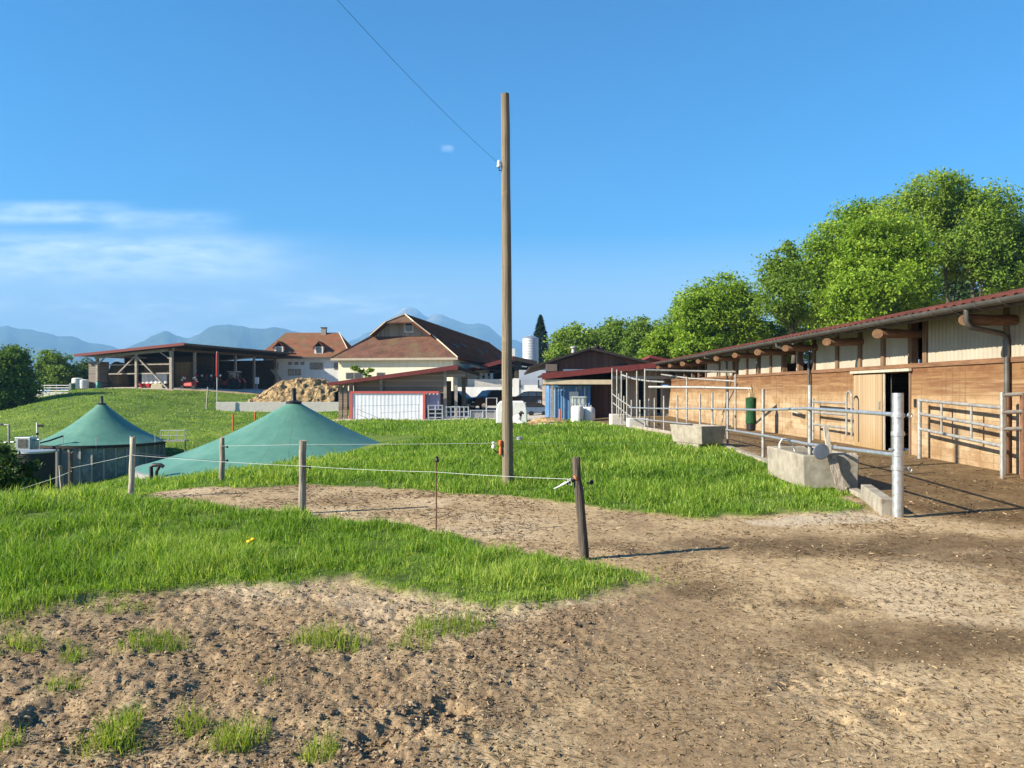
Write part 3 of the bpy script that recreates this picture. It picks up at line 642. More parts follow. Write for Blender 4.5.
m.build('back_wall', grey_planks, barn, world=True)
panels = [(3.1,7.0),(7.2,11.2),(11.4,15.3),(15.46,18.3),(19.2,20.42),(20.65,21.78),(22.02,23.32),(23.55,25.1),(28.35,29.35),(29.5,30.7),(31.3,32.25),(32.5,33.7),(34.6,36.6),(36.8,39.1)]
panels = [(a*.95, b*.95) for a, b in panels]
for a, b in panels:
    big = b-a > 2.2
    MB().corr((bx+.02 if not big else bx-.01, a, 2.222), (0,1,0), (0,0,1), b-a, 1.165, .145, .006, (-1,0,0), 6, .012).build('wall_panel', panel_sheet, barn, True, True)
post_y = [7.1,11.3,15.38,18.42,19.1,20.53,21.9,23.43,25.25,26.6,28.15,29.43,30.95,32.38,33.9,34.45,36.7,39.25,40.8,42.3]
post_y = [q*.95 for q in post_y]+[42.0,44.0,46.0]
wallpost = M('brown_wall_post', (.20,.125,.075), (.11,.068,.042), 5, .88, 0, .6, .015, (5,5,.6))
for y in post_y:
    MB().box(bx-.03, bx+.13, y-.085, y+.085, 2.222, 3.375).build('wall_post', wallpost, barn, world=True)
MB().box(bx+.16, bx+.2, 25.4, 25.9, 2.25, 2.9).build('shutter', white_plastic, barn, world=True)
logs_y = [3.4,7.1,10.8,14.35,17.8,20.7,23.8,26.5,29.2,31.9,35.0,38.2,41.3,44.6]
for i, y in enumerate(logs_y):
    r = random.uniform(.10,.122); rr = random.Random(i)
    pts = [(8.46+k*.22, y+rr.gauss(0,.006), 2.90+rr.gauss(0,.006)) for k in range(8)]
    lm = MB().tube(pts, [r*rr.uniform(.95,1.06)*(1-.02*k) for k in range(8)], 14, False)
    for q in range(14): vx = lm.v[q]; lm.v[q] = (vx[0]-(vx[1]-y)*.75, vx[1], vx[2])      # sawn off at a slant
    cap_ = [lm.v[q] for q in range(14)]; lg = lm.build('log_beam', log_wood, barn, True, True)
    MB().slab([(p[0]-.003, p[1]-.002, p[2]) for p in cap_], .012).build('sawn_end', log_end, lg, False, True)
sl = .203
m = MB(); m.corr((8.42, Y0-.4, 3.235), (0,1,0), (1,0,sl), Y1-Y0+.8, 8.9*math.hypot(1,sl)*1.0, .30, .024, (-sl,0,1), 8, .035, nv=4)
m.build('roof', barn_tile, barn, True, True)
zr = 3.235+8.9*sl
m = MB(); m.slab([(17.2,Y0-.4,zr-.09),(26.4,Y0-.4,zr-9.3*sl),(26.4,Y1+.4,zr-9.3*sl),(17.2,Y1+.4,zr-.09)], .05); m.build('rear_roof', barn_tile, barn, world=True)
m = MB()
m.slab([(8.56,Y0-.3,3.19),(bx+.02,Y0-.3,3.19+(bx+.02-8.56)*sl),(bx+.02,Y1+.3,3.19+(bx+.02-8.56)*sl),(8.56,Y1+.3,3.19)], .02)
m.build('eave_boards', dark_beam, barn, world=True)
MB().box(8.47, 8.52, Y0-.4, Y1+.4, 3.02, 3.19).build('fascia', dark_beam, barn, world=True)
# half-round gutter with brackets
m = MB(); n = 9; L = [Y0-.45, Y1+.45]; ring = []
for rr_ in (.10, .089):
    ring.append([(8.38+rr_*math.cos(math.pi+math.pi*k/(n-1)), 3.17+rr_*math.sin(math.pi+math.pi*k/(n-1))) for k in range(n)])
poly = ring[0]+ring[1][::-1]; m.prism(poly, L[0], L[1], 'y'); gut = m.build('gutter', zinc, barn, False, True)
k = 0; y = Y0
while y < Y1:
    mb = MB(); mb.tube([(8.47,y,3.03),(8.38,y,3.055),(8.30,y,3.09),(8.272,y,3.18)], .012, 5); mb.build('gutter_bracket', zinc, gut, False, True); y += .72
m = MB(); m.tube([(8.38,14.2,3.12),(8.38,14.2,2.86),(8.46,14.22,2.76),(9.2,14.46,2.66),(9.32,14.5,2.58),(9.32,14.5,1.45)], .05, 12); dp = m.build('downpipe', zinc, barn, True, True)
MB().tube([(9.32,14.5,1.45),(9.32,14.5,-.1)], .056, 12).build('downpipe_foot', rust, dp, True, True)
m = MB(); m.tube([(8.38,24.4,3.15),(8.38,24.4,2.98),(8.5,24.35,2.92),(9.2,24.2,2.84),(9.31,24.15,2.76),(9.31,24.15,-.1)], .045, 10); m.build('downpipe', zinc, barn, True, True)
m = MB(); m.tube([(8.38,33.5,3.15),(8.38,33.5,3.0),(9.2,33.4,2.9),(9.31,33.4,2.8),(9.31,33.4,-.1)], .045, 10); m.build('downpipe', zinc, barn, True, True)
# door set
sd_ = MB().box(bx-.075, bx-.03, 19.43, 21.02, .04, 2.0).build('sliding_door', door_planks, barn, world=True)
MB().tube([(bx-.075,19.5,1.1),(bx-.11,19.5,1.12),(bx-.11,19.5,1.3),(bx-.075,19.5,1.32)], .012, 6).build('handle', galv_dull, sd_, True, True)
MB().box(bx-.10, bx-.035, 18.05, 21.2, 2.045, 2.11).build('door_rail', pale_wood, barn, world=True)
for y in (DY0-.07, DY1+.0):
    MB().box(bx-.028, bx+.15, y-.0, y+.07, -.05, 2.03).build('door_jamb', wallpost if y < 19 else pale_wood, barn, world=True)
hd = MB().box(0,0,0,0,0,0); hd = MB().hexa([(bx+.02,DY0+.04,.0),(bx+.06,DY0+.04,.0),(bx+.46,18.95,.0),(bx+.42,18.95,.0),(bx+.02,DY0+.04,1.08),(bx+.06,DY0+.04,1.08),(bx+.46,18.95,1.08),(bx+.42,18.95,1.08)])
hd.build('half_door', door_planks, barn, world=True)
MB().box(bx-.022, bx-.002, 17.88, 17.98, 1.2, 1.39).build('switch_box', black_plastic, barn, world=True)
MB().box(11.3, 11.42, 19.2, 19.33, 0, 3.4).build('inner_post', grey_planks, barn, world=True)
# strip lamps under the eave
for lab, y in (('white strip lamp under the barn eave close to the tall downpipe', 13.9), ('white strip lamp under the far part of the barn eave', 30.9)):
    o = MB().box(8.95, 9.07, y-.62, y+.62, 3.13, 3.20).build('strip_lamp', white_plastic, bevel=.02); tag(o, lab, 'lamp')
# steel gates against the barn wall
g1 = thing('yard_gate', 'three-bar steel gate sagging along the barn wall between door and downpipe', 'gate', (9.3, 17.6, 0))
A, B = (17.25, 9.13), (14.2, 9.07)
def gp(f, z): return (A[1]+(B[1]-A[1])*f, A[0]+(B[0]-A[0])*f, z)
for za, zb in ((1.37,1.27),(1.07,.89),(.73,.56)):
    MB().tube([gp(0,za), gp(1,zb)], .036, 10).build('rail', galv_dull, g1, True, True)
for f, a, b in ((0,-.1,1.40),(1,.02,1.52)):
    MB().tube([gp(f,a), gp(f,b)], .045, 10).build('post', galv_dull, g1, True, True)
for f in (.30,.66):
    MB().tube([gp(f,.73-.17*f), gp(f,1.37-.10*f)], .024, 8).build('upright', galv_dull, g1, True, True)
g2 = thing('yard_gate', 'short steel gate standing out from the barn wall at the downpipe', 'gate', (9.0, 13.7, 0))
for z in (1.51,1.20,.90):
    MB().tube([(8.70,13.7,z),(9.36,13.66,z+.03)], .036, 10).build('rail', galv_dull, g2, True, True)
MB().tube([(8.72,13.7,.02),(8.72,13.7,1.56)], .036, 10).build('upright', galv_dull, g2, True, True)
MB().tube([(9.08,13.68,-.1),(9.08,13.68,1.55)], .05, 10).build('post', rust, g2, True, True)
g3 = thing('yard_gate', 'small gate with looped end hung on the barn wall left of the sliding door'.replace(' left of', ' next to'), 'gate', (9.55, 23, 0))
for z in (1.24,.92,.56):
    MB().tube([(9.15,23.4,z),(9.1,20.95,z)], .034, 9).build('rail', galv_dull, g3, True, True)
m = MB(); pts = [(9.1,20.95,.35)]+[(9.1,20.95-.16+.16*math.cos(t),1.40+.16*math.sin(t)) for t in [math.pi*k/8 for k in range(9)]]+[(9.1,20.63,.35)]
m.tube(pts, .03, 8).build('loop', galv_dull, g3, True, True)
MB().tube([(9.15,23.4,-.1),(9.15,23.4,1.35)], .036, 9).build('post', galv_dull, g3, True, True)
o = MB().bar((9.2,24.6,.86),(9.1,25.7,1.0),.16,.04).build('feed_ledge', pale_wood, g3, False, True)
# cow brush
cb = thing('cow_brush', 'green cylindrical cow scratching brush hanging from a pipe before the barn wall', 'cow brush', P(751,430,27))
m = MB(); m.lathe([(.17,.22),(.185,.24),(.17,.45),(.165,.7),(.18,.92),(.185,1.12),(.12,1.14)], 18); o = m.build('bristles', fabric_green, cb, True)
MB().lathe([(.10,-.03),(.155,.0),(.165,.22),(.1,.225)], 16).build('foot_bristles', black_plastic, cb, True)
m = MB(); m.box(-.08,.10,-.09,.09,1.14,1.30); m.tube([(.02,0,1.3),(.0,0,1.46)], .05, 8); m.bar((-.02,-.02,1.3),(-.1,.0,1.45),.05); m.build('motor', M('ochre_motor', (.42,.33,.20), (.30,.22,.13), 8, .6), cb, bevel=.02)

# ------------------------------------------------------------------ lean-to with red verge, container, tanks
dl = 45.0
lt = thing('lean_to', 'lean-to with red roof edge and cream beam at the end of the barn yard', 'lean-to', (XA(606,dl), dl, 0))
a, b = P(542,374.2,dl), P(672,362.2,dl); back = Vector((0,8,0)); thk = Vector((0,0,-.1))
m = MB(); m.slab([a, b, b+back, a+back], .10); m.build('roof', dark_metal, lt, world=True)
m = MB(); up_ = Vector((0,0,.06)); dn = Vector((0,0,-.30)); f = Vector((0,-.05,0)); g = Vector((0,-.005,0))
m.hexa([a+dn+f, b+dn*.8+f, b+dn*.8+g, a+dn+g, a+up_+f, b+up_+f, b+up_+g, a+up_+g]); m.build('verge_board', red_trim, lt, world=True)
MB().box(XA(543,dl), XA(612,dl), dl+.05, dl+.3, ZA(384.3,dl), ZA(379.7,dl)).build('cream_beam', M('cream_beam', (.60,.50,.34), (.50,.40,.27), 3, .8), lt, world=True)
dw = 46.3
MB().box(XA(591,dw), XA(612.5,dw), dw, dw+.15, -.4, 2.25).build('brown_door', planks('brown_door', 0, .3, [(.07,.04,.032),(.09,.05,.04),(.11,.06,.045)], .8), lt, world=True)
segs = [(612.7,621),(626,638.7),(643.5,657),(661.5,676)]
m = MB()
for p0, p1 in segs: m.box(XA(p0,dw), XA(p1,dw), dw+.02, dw+.16, -.4, 2.2)
m.box(XA(612.7,dw), XA(676,dw), dw+.02, dw+.16, 2.202, 2.75)
m.build('board_wall', grey_boards, lt, world=True)
m = MB(); m.box(XA(546,53), 10.2, 52.8, 53, -.5, 2.9); m.build('back_wall', dark_metal, lt, world=True)
MB().box(XA(612,45.4), XA(676,45.4), 45.3, 45.42, 2.25, 2.42).build('steel_beam', galv_dull, lt, world=True)
for px in (552,):
    MB().box(XA(px,45.2)-.08, XA(px,45.2)+.08, 45.1, 45.26, -.4, ZA(382,45)).build('post', beam_wood, lt, world=True)

ct = thing('shipping_container', 'blue container with pale patches under the lean-to roof', 'container', (XA(570,45.6), 45.6, -.25))
w = XA(591,45.6)-XA(549.5,45.6)
m = MB(); h = ZA(385.5,45.6)+.25; m.box(-w/2, w/2, .08, 5.8, 0, h); m.build('body', blue_paint, ct)
for s in (-1, 1):
    dr = MB().corr((-w/2+.06 if s < 0 else .015, .075, .1), (1,0,0), (0,0,1), w/2-.075, h-.2, .22, .02, (0,-1,0), 6, .03).build('door', blue_paint, ct)
    for q in (.3, .72):
        MB().tube([(s*w/2*q, .03, .08), (s*w/2*q, .03, h-.08)], .018, 6).build('lock_bar', galv, dr)
for z in (.05, h-.05): MB().box(-w/2-.01, w/2+.01, .0, .1, z-.05, z+.05).build('frame_bar', blue_paint, ct)
MB().box(-.05, .5, .018, .03, 1.15, 1.75).build('notice_board', white_plastic, ct)

ib = thing('water_tank', 'greyish translucent caged liquid tank in front of the blue container', 'liquid tank', (XA(578.5,43.5), 43.5, gz(XA(578.5,43.5),43.5)))
zt = ZA(396.5,43.5)-ib.location.z
MB().box(-.40,.40,-.4,.4,.15,zt).build('bottle', M('milky_plastic', (.42,.47,.44), (.34,.39,.36), 3, .4), ib, bevel=.06)
MB().box(-.44,.44,-.44,.44,0,.13).build('pallet', pale_wood, ib)
m = MB()
for i in range(5):
    q = -.43+.86*i/4
    for s in (-1,1):
        m.tube([(q, s*.43, .13), (q, s*.43, zt)], .012, 5); m.tube([(s*.43, q, .13), (s*.43, q, zt)], .012, 5)
for j in range(4):
    z = .25+(zt-.3)*j/3
    m.tube([(-.43,-.43,z),(.43,-.43,z),(.43,.43,z),(-.43,.43,z),(-.43,-.43,z)], .012, 5)
m.build('cage', galv, ib)
def sack(label, px, d, w, h, sx=1):
    x = XA(px, d); t = thing('white_sack', label, 'bulk bag', (x, d, gz(x,d)), random.uniform(-.3,.3), 'white bulk bags in front of the blue container')
    m = MB(); n = 16; prof = [(.36,0),(.47,.06),(.50,.3),(.50,.6),(.46,.85),(.36,.97),(.12,1.0),(0,1.02)]
    for r, z in prof: pass
    m.lathe([(r*w, z*h) for r, z in prof], n)
    m.v = [(x_*(1+.08*math.sin(5*z_+x_*9)), y_*(1+.08*math.cos(4*z_)), z_) for x_, y_, z_ in m.v]; m.build('bag', white_plastic, t, True)
    k = MB()
    for s in (-1,1): k.tube([(s*.25*w,0,.93*h),(s*.2*w,0,1.12*h),(s*.1*w,0,.97*h)], .015, 5)
    k.build('loop', white_plastic, t)
sack('taller white bulk bag in front of the caged tank', 577.5, 42.4, .72, .92); sack('squat white bulk bag nearest the brown door', 588.5, 42.8, .78, .80)
# plank heap and orange stake
for i, (p, q, lab) in enumerate([((536,427,41),(561,419.5,43),'long pale plank lying on the debris heap'),((540,424,42),(560,424,41),'short pale plank under the long one'),((548,421,43),(566,427,41.5),'tilted plank end beside the orange stake')]):
    a = P(*p); b = P(*q); o = MB().bar((0,0,0), b-a, .28, .09).build('scrap_plank', pale_wood); o.location = a; tag(o, lab, 'plank')
tag(MB().rock((0,0,0), 1, 5, 3, .5, (1.2,.9,.35)).build('soil_heap', dung_straw, smooth=True), 'low heap of pale soil and straw by the blue container', 'soil heap').location = (XA(549,42.6), 42.6, gz(XA(549,42.6),42.6)-.05)
def stake(label, px, pyt, pyb, d, mat, r=.03, cat='marker stake', group='orange marker stakes in the grass'):
    x = XA(px,d); zb = gz(x,d); o = MB().tube([(0,0,-.1),(0,0,ZA(pyt,d)-zb)], r, 7).build('marker_stake', mat); o.location = (x,d,zb); return tag(o, label, cat, group)
stake('orange stake beside the scrap planks', 560, 409, 420, 42.5, orange_plastic, .06)
stake('orange stake on the meadow below the silo wall end', 233, 414, 421, 62, orange_plastic, .07)
stake('orange stake by the crest of the larger green dome', 255, 412, 418, 66, orange_plastic, .07)
stake('orange stake in the lawn before the low steel panel', 487, 431, 437, 36, orange_plastic, .04)
# ------------------------------------------------------------------ calf hutch and calf
hd_ = 45.0; hx0, hx1 = XA(496,hd_), XA(527.5,hd_); hz = gz((hx0+hx1)/2, hd_)
hu = thing('calf_hutch', 'white moulded calf hutch behind the wooden pole', 'calf hutch', ((hx0+hx1)/2, hd_, hz))
hw = (hx1-hx0)/2; hh = ZA(401,hd_)-hz
prof = [(-hw,0),(-hw*.98,hh*.55),(-hw*.9,hh*.86),(-hw*.74,hh*.99),(hw*.74,hh*.99),(hw*.9,hh*.86),(hw*.98,hh*.55),(hw,0)]
m = MB(); m.prism(prof, .0, 1.9, 'y'); m.build('shell', white_plastic, hu, bevel=.06)
ins = [(-.66,0.02),(-.63,.7),(-.5,.95),(-.1,.98),(0,.9),(.02,.02)]
MB().prism([(x+.02, z) for x, z in ins], -.012, .0, 'y').build('opening', M('shaded_plastic', (.55,.55,.51), (.42,.42,.38), 3, .6), hu)  # thin greyer panel paints the shade of the hutch mouth
for z in (.35,.7): MB().box(-hw*.97, hw*.97, 1.905, 1.93, z, z+.05).build('rib', white_plastic, hu)

def skin_body(name, joints, edges, mat, parent, sub=2):
    me = bpy.data.meshes.new(name); o = bpy.data.objects.new(name, me); COL.objects.link(o); o.parent = parent
    me.from_pydata([j[:3] for j in joints], edges, []); me.materials.append(mat)
    md = o.modifiers.new('skin', 'SKIN'); md.use_smooth_shade = True
    if not me.skin_vertices: me.skin_vertices.new()
    for i, j in enumerate(joints):
        me.skin_vertices[0].data[i].radius = (j[3], j[4] if len(j) > 4 else j[3]); me.skin_vertices[0].data[i].use_root = (i == 0)
    s = o.modifiers.new('subd', 'SUBSURF'); s.levels = sub; s.render_levels = sub; return o
tcoat = newmat('black_and_white_hide'); v_ = tcoat.coord('Object'); z_ = tcoat.sep(v_)
f_ = tcoat.math('ADD', tcoat.math('ADD', tcoat.math('MULTIPLY', z_[0], 1.0), tcoat.math('MULTIPLY', z_[2], .9)), tcoat.math('MULTIPLY', tcoat.noise(v_, 3.5, 2, .5), .45))
tcoat.bsdf(tcoat.ramp(f_, [(.80, (.62,.60,.56)), (.83, (.018,.016,.015))]), .8)
cx, cd = XA(517.5,43.7), 43.7; ca = thing('calf', 'black-headed pale calf resting against the white hutch', 'calf', (cx, cd, gz(cx,cd)))
J = [(-.12,.10,.26,.20,.22),(-.42,.18,.24,.19,.2),(.06,.02,.34,.16,.2),(.16,-.06,.56,.10,.11),(.20,-.12,.74,.105,.10),(.30,-.22,.68,.062,.06),(.36,-.28,.63,.045,.045),
     (.14,-.16,.18,.07,.06),(.34,-.30,.10,.045),(.14,-.36,.06,.035),(-.02,-.10,.14,.07),(.16,-.36,.08,.045),(-.02,-.42,.06,.035),(-.55,.0,.16,.10),(-.34,-.18,.10,.05),(-.55,-.24,.06,.035),(-.60,.2,.28,.03),(-.66,.15,.1,.02)]
E = [(0,1),(0,2),(2,3),(3,4),(4,5),(5,6),(2,7),(7,8),(8,9),(2,10),(10,11),(11,12),(1,13),(13,14),(14,15),(1,16),(16,17)]
body = skin_body('body', J, E, tcoat.m, ca)
for s in (-1,1):
    MB().hexa([(.17,-.08+s*.08,.78),(.21,-.08+s*.08,.78),(.21,-.06+s*.24,.76),(.17,-.06+s*.24,.76),(.18,-.09+s*.08,.82),(.20,-.09+s*.08,.82),(.20,-.06+s*.22,.80),(.18,-.06+s*.22,.80)]).build('ear', black_plastic, ca, bevel=.01)
    MB().rock((.275,-.165+s*.07,.76), .014, 1, 1, 0).build('eye', black_plastic, ca, True)
# ------------------------------------------------------------------ brown gabled barn
d = 58.0; gb = thing('gabled_barn', 'brown boarded barn with broad low gable behind the lean-to', 'barn', (XA(592,d), d, -.3))
ax, az = 0, ZA(349,d)+.3; exl, ezl = XA(533,d)-XA(592,d), ZA(365,d)+.3; exr, ezr = XA(672,d)-XA(592,d), ZA(367,d)+.3
m = MB(); ax = -.2
m.prism([(exl+1.6,2.55),(exr-.4,2.55),(exr-.4,ezr-.02),(ax,az-.12),(exl+1.6,ezl+.12)], 0, .12, 'y'); m.build('boarded_gable', brown_siding, gb)
m = MB(); m.box(exl+1.65, exr-.45, .01, .13, 0, 2.548); m.box(exl+1.65, exl+1.8, .14, 24, 0, 3); m.box(exr-.6, exr-.45, .14, 24, 0, 3); m.build('lower_wall', grey_planks, gb)
for nm, a_, b_ in (('roof', (exl-.3,ezl-.12), (ax,az+.1)), ('roof', (ax,az+.1), (exr+.3,ezr-.1))):
    m = MB(); m.slab([(a_[0],-.7,a_[1]),(b_[0],-.7,b_[1]),(b_[0],25,b_[1]),(a_[0],25,a_[1])], .16); m.build(nm, dark_metal, gb)
wx = XA(623,d)-XA(592,d); f_ = MB().box(wx-.36, wx+.36, -.03, -.002, ZA(367,d)+.3, ZA(363.8,d)+.3).build('window', black_plastic, gb)  # black panel painted in for the darkness of an open window hole
x_ = XA(551,d)-XA(592,d); MB().box(x_-.42, x_+.42, -.75, -.005, ZA(371.5,d)+.3, ZA(364.5,d)+.3).build('vent_box', M('brown_box', (.16,.12,.10), (.11,.085,.07), 4, .7), gb, bevel=.02)
MB().box(XA(563,d)-XA(592,d), XA(597,d)-XA(592,d), -.05, -.003, ZA(372.6,d)+.3, ZA(369.2,d)+.3).build('white_band', white_plastic, gb)
for px in (602, 608, 578):
    x_ = XA(px,d)-XA(592,d); z_ = az-abs(x_)*.12
    k = MB(); k.lathe([(.2,-.3),(.2,.28),(.3,.30),(.3,.42),(0,.5)], 12, (x_, 4, z_+.1)); k.build('roof_vent', dark_metal if px > 590 else galv_dull, gb, True)
d2 = 62.0; an = thing('annex', 'low annex with red sloping roof edge behind the brown barn', 'annex', (XA(662,d2), d2, 0))
m = MB(); a, b = P(650,355,d2), P(679,361.5,d2); c_ = Vector((0,10,-.35)); m.slab([a,b,b+c_,a+c_], .22); m.build('roof', red_trim, an, world=True)
MB().box(XA(652,d2), XA(677,d2), d2+.3, d2+8, 0, ZA(361,d2)-.15).build('wall', grey_planks, an, world=True)

# ------------------------------------------------------------------ open hall, retaining wall, silo
d = 96.0; oh = thing('open_hall', 'dark open hall with low red-edged gable behind the white retaining wall', 'hall', (XA(505,d), d, .2))
pl, pa, prr = P(467,369.5,d), P(513,356.5,d), P(537,361.5,d); c_ = Vector((0,22,0))
m = MB(); m.slab([pl,pa,pa+c_,pl+c_], .15); m.build('roof', dark_metal, oh, world=True); m = MB(); m.slab([pa,prr,prr+c_,pa+c_], .15); m.build('roof', dark_metal, oh, world=True)
dn = Vector((0,0,-.45)); f = Vector((0,-.06,0)); g = Vector((0,-.01,0)); u = Vector((0,0,.05))
MB().hexa([pl+dn+f,pa+dn+f,pa+dn+g,pl+dn+g,pl+u+f,pa+u+f,pa+u+g,pl+u+g]).build('verge_board', red_trim, oh, world=True)
MB().hexa([pa+dn+f,prr+dn+f,prr+dn+g,pa+dn+g,pa+u+f,prr+u+f,prr+u+g,pa+u+g]).build('verge_board', dark_metal, oh, world=True)
for k_ in (1.2, 2.3): MB().bar(pl+Vector((1.2,1.2,-k_)), pa+Vector((0,1.2,-k_)), .16, .3).build('purlin', dark_beam, oh, world=True)
for px in (469,475.5,480.5,486,491.5):
    x_ = XA(px,d); MB().box(x_-.18, x_+.18, d+.6, d+.8, 0, ZA(373,d)).build('mullion', white_plaster, oh, world=True)
for px in (516,520): x_ = XA(px,d); MB().box(x_-.2, x_+.2, d+.5, d+.9, 0, ZA(362,d)).build('post', dark_beam, oh, world=True)
m = MB(); m.box(pl.x+.2, prr.x-.3, d+18, d+18.3, 0, 5); m.build('back_wall', dark_metal, oh, world=True)
d = 90.0
rw = thing('retaining_wall', 'white concrete retaining wall behind the two dark cars', 'wall', (XA(505,d), d, 0))
MB().box(XA(455,d), XA(520,d), d, d+.4, -.5, ZA(387,d)).build('wall', white_plaster, rw, world=True)
MB().box(XA(520.05,d), XA(556,d), d, d+.4, -.5, ZA(385,d)).build('wall', white_plaster, rw, world=True)
MB().box(XA(467,d), XA(513,d), d+1.2, d+1.5, -.5, ZA(379,d)).build('parapet', concrete_pale, rw, world=True)
MB().box(XA(513,d), XA(519,d), d-.1, d+1.0, -.5, ZA(378.3,d)).build('pier', white_plaster, rw, world=True)
for px in (520,538.5): MB().tube([(XA(px,d), d-.06, ZA(388,d)), (XA(px,d), d-.06, ZA(380,d))], .09, 6).build('rail_post', dark_metal, rw, world=True)
tag(MB().box(XA(519,91.5),XA(549,91.5),91.5,91.9,-.5,ZA(370,91.5)).build('shaded_store_wall', M('shade_toned_render', (.42,.46,.52), (.36,.40,.46), 1, .9)), 'pale rendered wall in painted blue-grey shade between pole and brown barn', 'wall')  # blue-grey of the wall's shade is put into its base colour
d = 121.0; si = thing('feed_silo', 'tall round ribbed metal feed silo with domed top', 'silo', (XA(530.5,d), d, .2))
r = (538.6-522.6)/2/F*d; zt = ZA(338.5,d)-.2; zb = ZA(362,d)-.2
prof = [(.25,zb-2.2),(r,zb)]; n = 9
for i in range(n): z = zb+(zt-zb)*i/n; prof += [(r,z+.01),(r*1.008,z+.04),(r*1.008,z+.10),(r,z+.13)]
prof += [(r,zt)]; MB().lathe(prof, 24).build('drum', M('silo_metal', (.50,.52,.54), (.42,.44,.46), 2, .55, .15, .05), si, True)
MB().lathe([(r*1.03,zt+.002),(r*.98,zt+.06),(r*.55,zt+.36),(.2,zt+.45),(.2,zt+.52),(0,zt+.52)], 24).build('lid', galv, si, True)
for s in ((1,1),(1,-1),(-1,1),(-1,-1)): MB().tube([(s[0]*r*.7, s[1]*r*.7, 0),(s[0]*r*.7, s[1]*r*.7, zb+.1)], .09, 7).build('leg', galv_dull, si)
d = 98.0; tag(MB().box(XA(512,d), XA(515,d), d, d+.4, 5.2, ZA(348.5,d)).build('flue', white_plaster), 'small white flue on the hall roof beside the pole', 'flue')

# ------------------------------------------------------------------ big farmhouse with half-hipped roof
hb = math.radians(-8.6); fo = Vector((XA(394,91), 91, .0))
fh = thing('farmhouse', 'large cream farmhouse with brown tiled half-hipped roof and shade-toned long slope', 'farmhouse', fo, hb)
W2, LN = 7.6, 64; EZ, RZ, AZ, GZ = ZA(357.5,91), ZA(313.5,94), ZA(336,94.5), ZA(321.5,93)
slp = (RZ-EZ)/W2
wf = MB().box(-W2+.55, W2-.55, .4, .7, -.6, EZ+.1); wf.box(-W2+.55, -W2+.85, .72, LN, -.6, EZ); wf.box(W2-.85, W2-.55, .72, LN, -.6, EZ); wf.build('wall', planks('cream_boards', 0, .32, [(.66,.59,.43),(.70,.63,.46),(.73,.66,.50)], .8, gap=.03, gapcol=(.45,.40,.29)), fh)
aw = W2-(AZ-EZ)/slp; gw = W2-(GZ-EZ)/slp; ay = 3.6; gy = 2.2; ry = 4.6
MB().slab([(-W2-.1,-.15,EZ-.1),(W2+.1,-.15,EZ-.1),(aw,ay,AZ),(-aw,ay,AZ)], .18).build('apron_roof', rooftile_old, fh)
MB().prism([(-aw,AZ-.1),(aw,AZ-.1),(gw,GZ+.1),(-gw,GZ+.1)], ay-.05, ay+.15, 'y').build('boarded_gable', gable_boards, fh)
MB().slab([(-gw-.25,gy,GZ-.1),(gw+.25,gy,GZ-.1),(.0,ry,RZ)], .15).build('half_hip', rooftile_old, fh)
for s, mt in ((1, rooftile_shade), (-1, rooftile_old)):
    pts = [(s*(W2+.1),-.1,EZ-.1),(s*(W2+.1),LN,EZ-.1),(0,LN,RZ+.02),(0,ry,RZ+.02),(s*(gw+.28),gy,GZ-.1),(s*(aw+.02),ay-1.1,AZ+.02),(s*(aw+.02),ay-.1,AZ+.02)]
    if s < 0: pts = pts[::-1]
    pts = [pts[0]]+pts[1:]
    MB().slab(pts, .2).build('roof', mt, fh)
MB().tube([(W2+.12,-.12,EZ-.02),(aw+.05,ay-.1,AZ+.06)], .07, 6).build('hip_trim', cream_plaster, fh); MB().tube([(aw+.05,ay-1.15,AZ+.06),(gw+.3,gy-.02,GZ),(0,ry-.1,RZ+.08)], .07, 6).build('hip_trim', cream_plaster, fh)
MB().tube([(-aw-.05,ay-1.15,AZ+.06),(-gw-.3,gy-.02,GZ),(0,ry-.1,RZ+.08)], .07, 6).build('hip_trim', cream_plaster, fh)
MB().box(-W2-.15, W2+.15, -.28, -.16, EZ-.32, EZ-.06).build('gutter', M('beige_gutter', (.42,.36,.27), (.34,.29,.22), 3, .6), fh)
wn = MB().box(.25, 1.35, ay-.10, ay-.052, AZ+.45, GZ-.05).build('window', white_plaster, fh); MB().box(.35, 1.25, ay-.13, ay-.102, AZ+.53, GZ-.12).build('pane', glass_dark, wn)
for px in (343.5,352.5,376):
    x_ = (px-391)/F*91; w_ = MB().box(x_-.5, x_+.5, .34, .398, ZA(378.5,91), ZA(372.2,91)).build('window', concrete, fh); MB().box(x_-.4, x_+.4, .31, .338, ZA(378,91), ZA(372.8,91)).build('pane', glass_dark, w_)
for i in range(6):
    yy = 10+i*8.5; zz = EZ+(RZ-EZ)*(.35+.1*(i % 2)); xx = W2*(1-(zz-EZ)/(RZ-EZ))
    MB().hexa([(xx-.3,yy,zz+.2),(xx+.45,yy,zz-.22),(xx+.45,yy+.7,zz-.22),(xx-.3,yy+.7,zz+.2),(xx-.3,yy,zz+.34),(xx+.45,yy,zz-.08),(xx+.45,yy+.7,zz-.08),(xx-.3,yy+.7,zz+.34)]).build('skylight', zinc, fh)
MB().slab([(W2+.3,.4,EZ-.55),(W2+2.6,.4,EZ-1.2),(W2+2.6,30,EZ-1.2),(W2+.3,30,EZ-.55)], .15).build('porch_roof', dark_metal, fh)

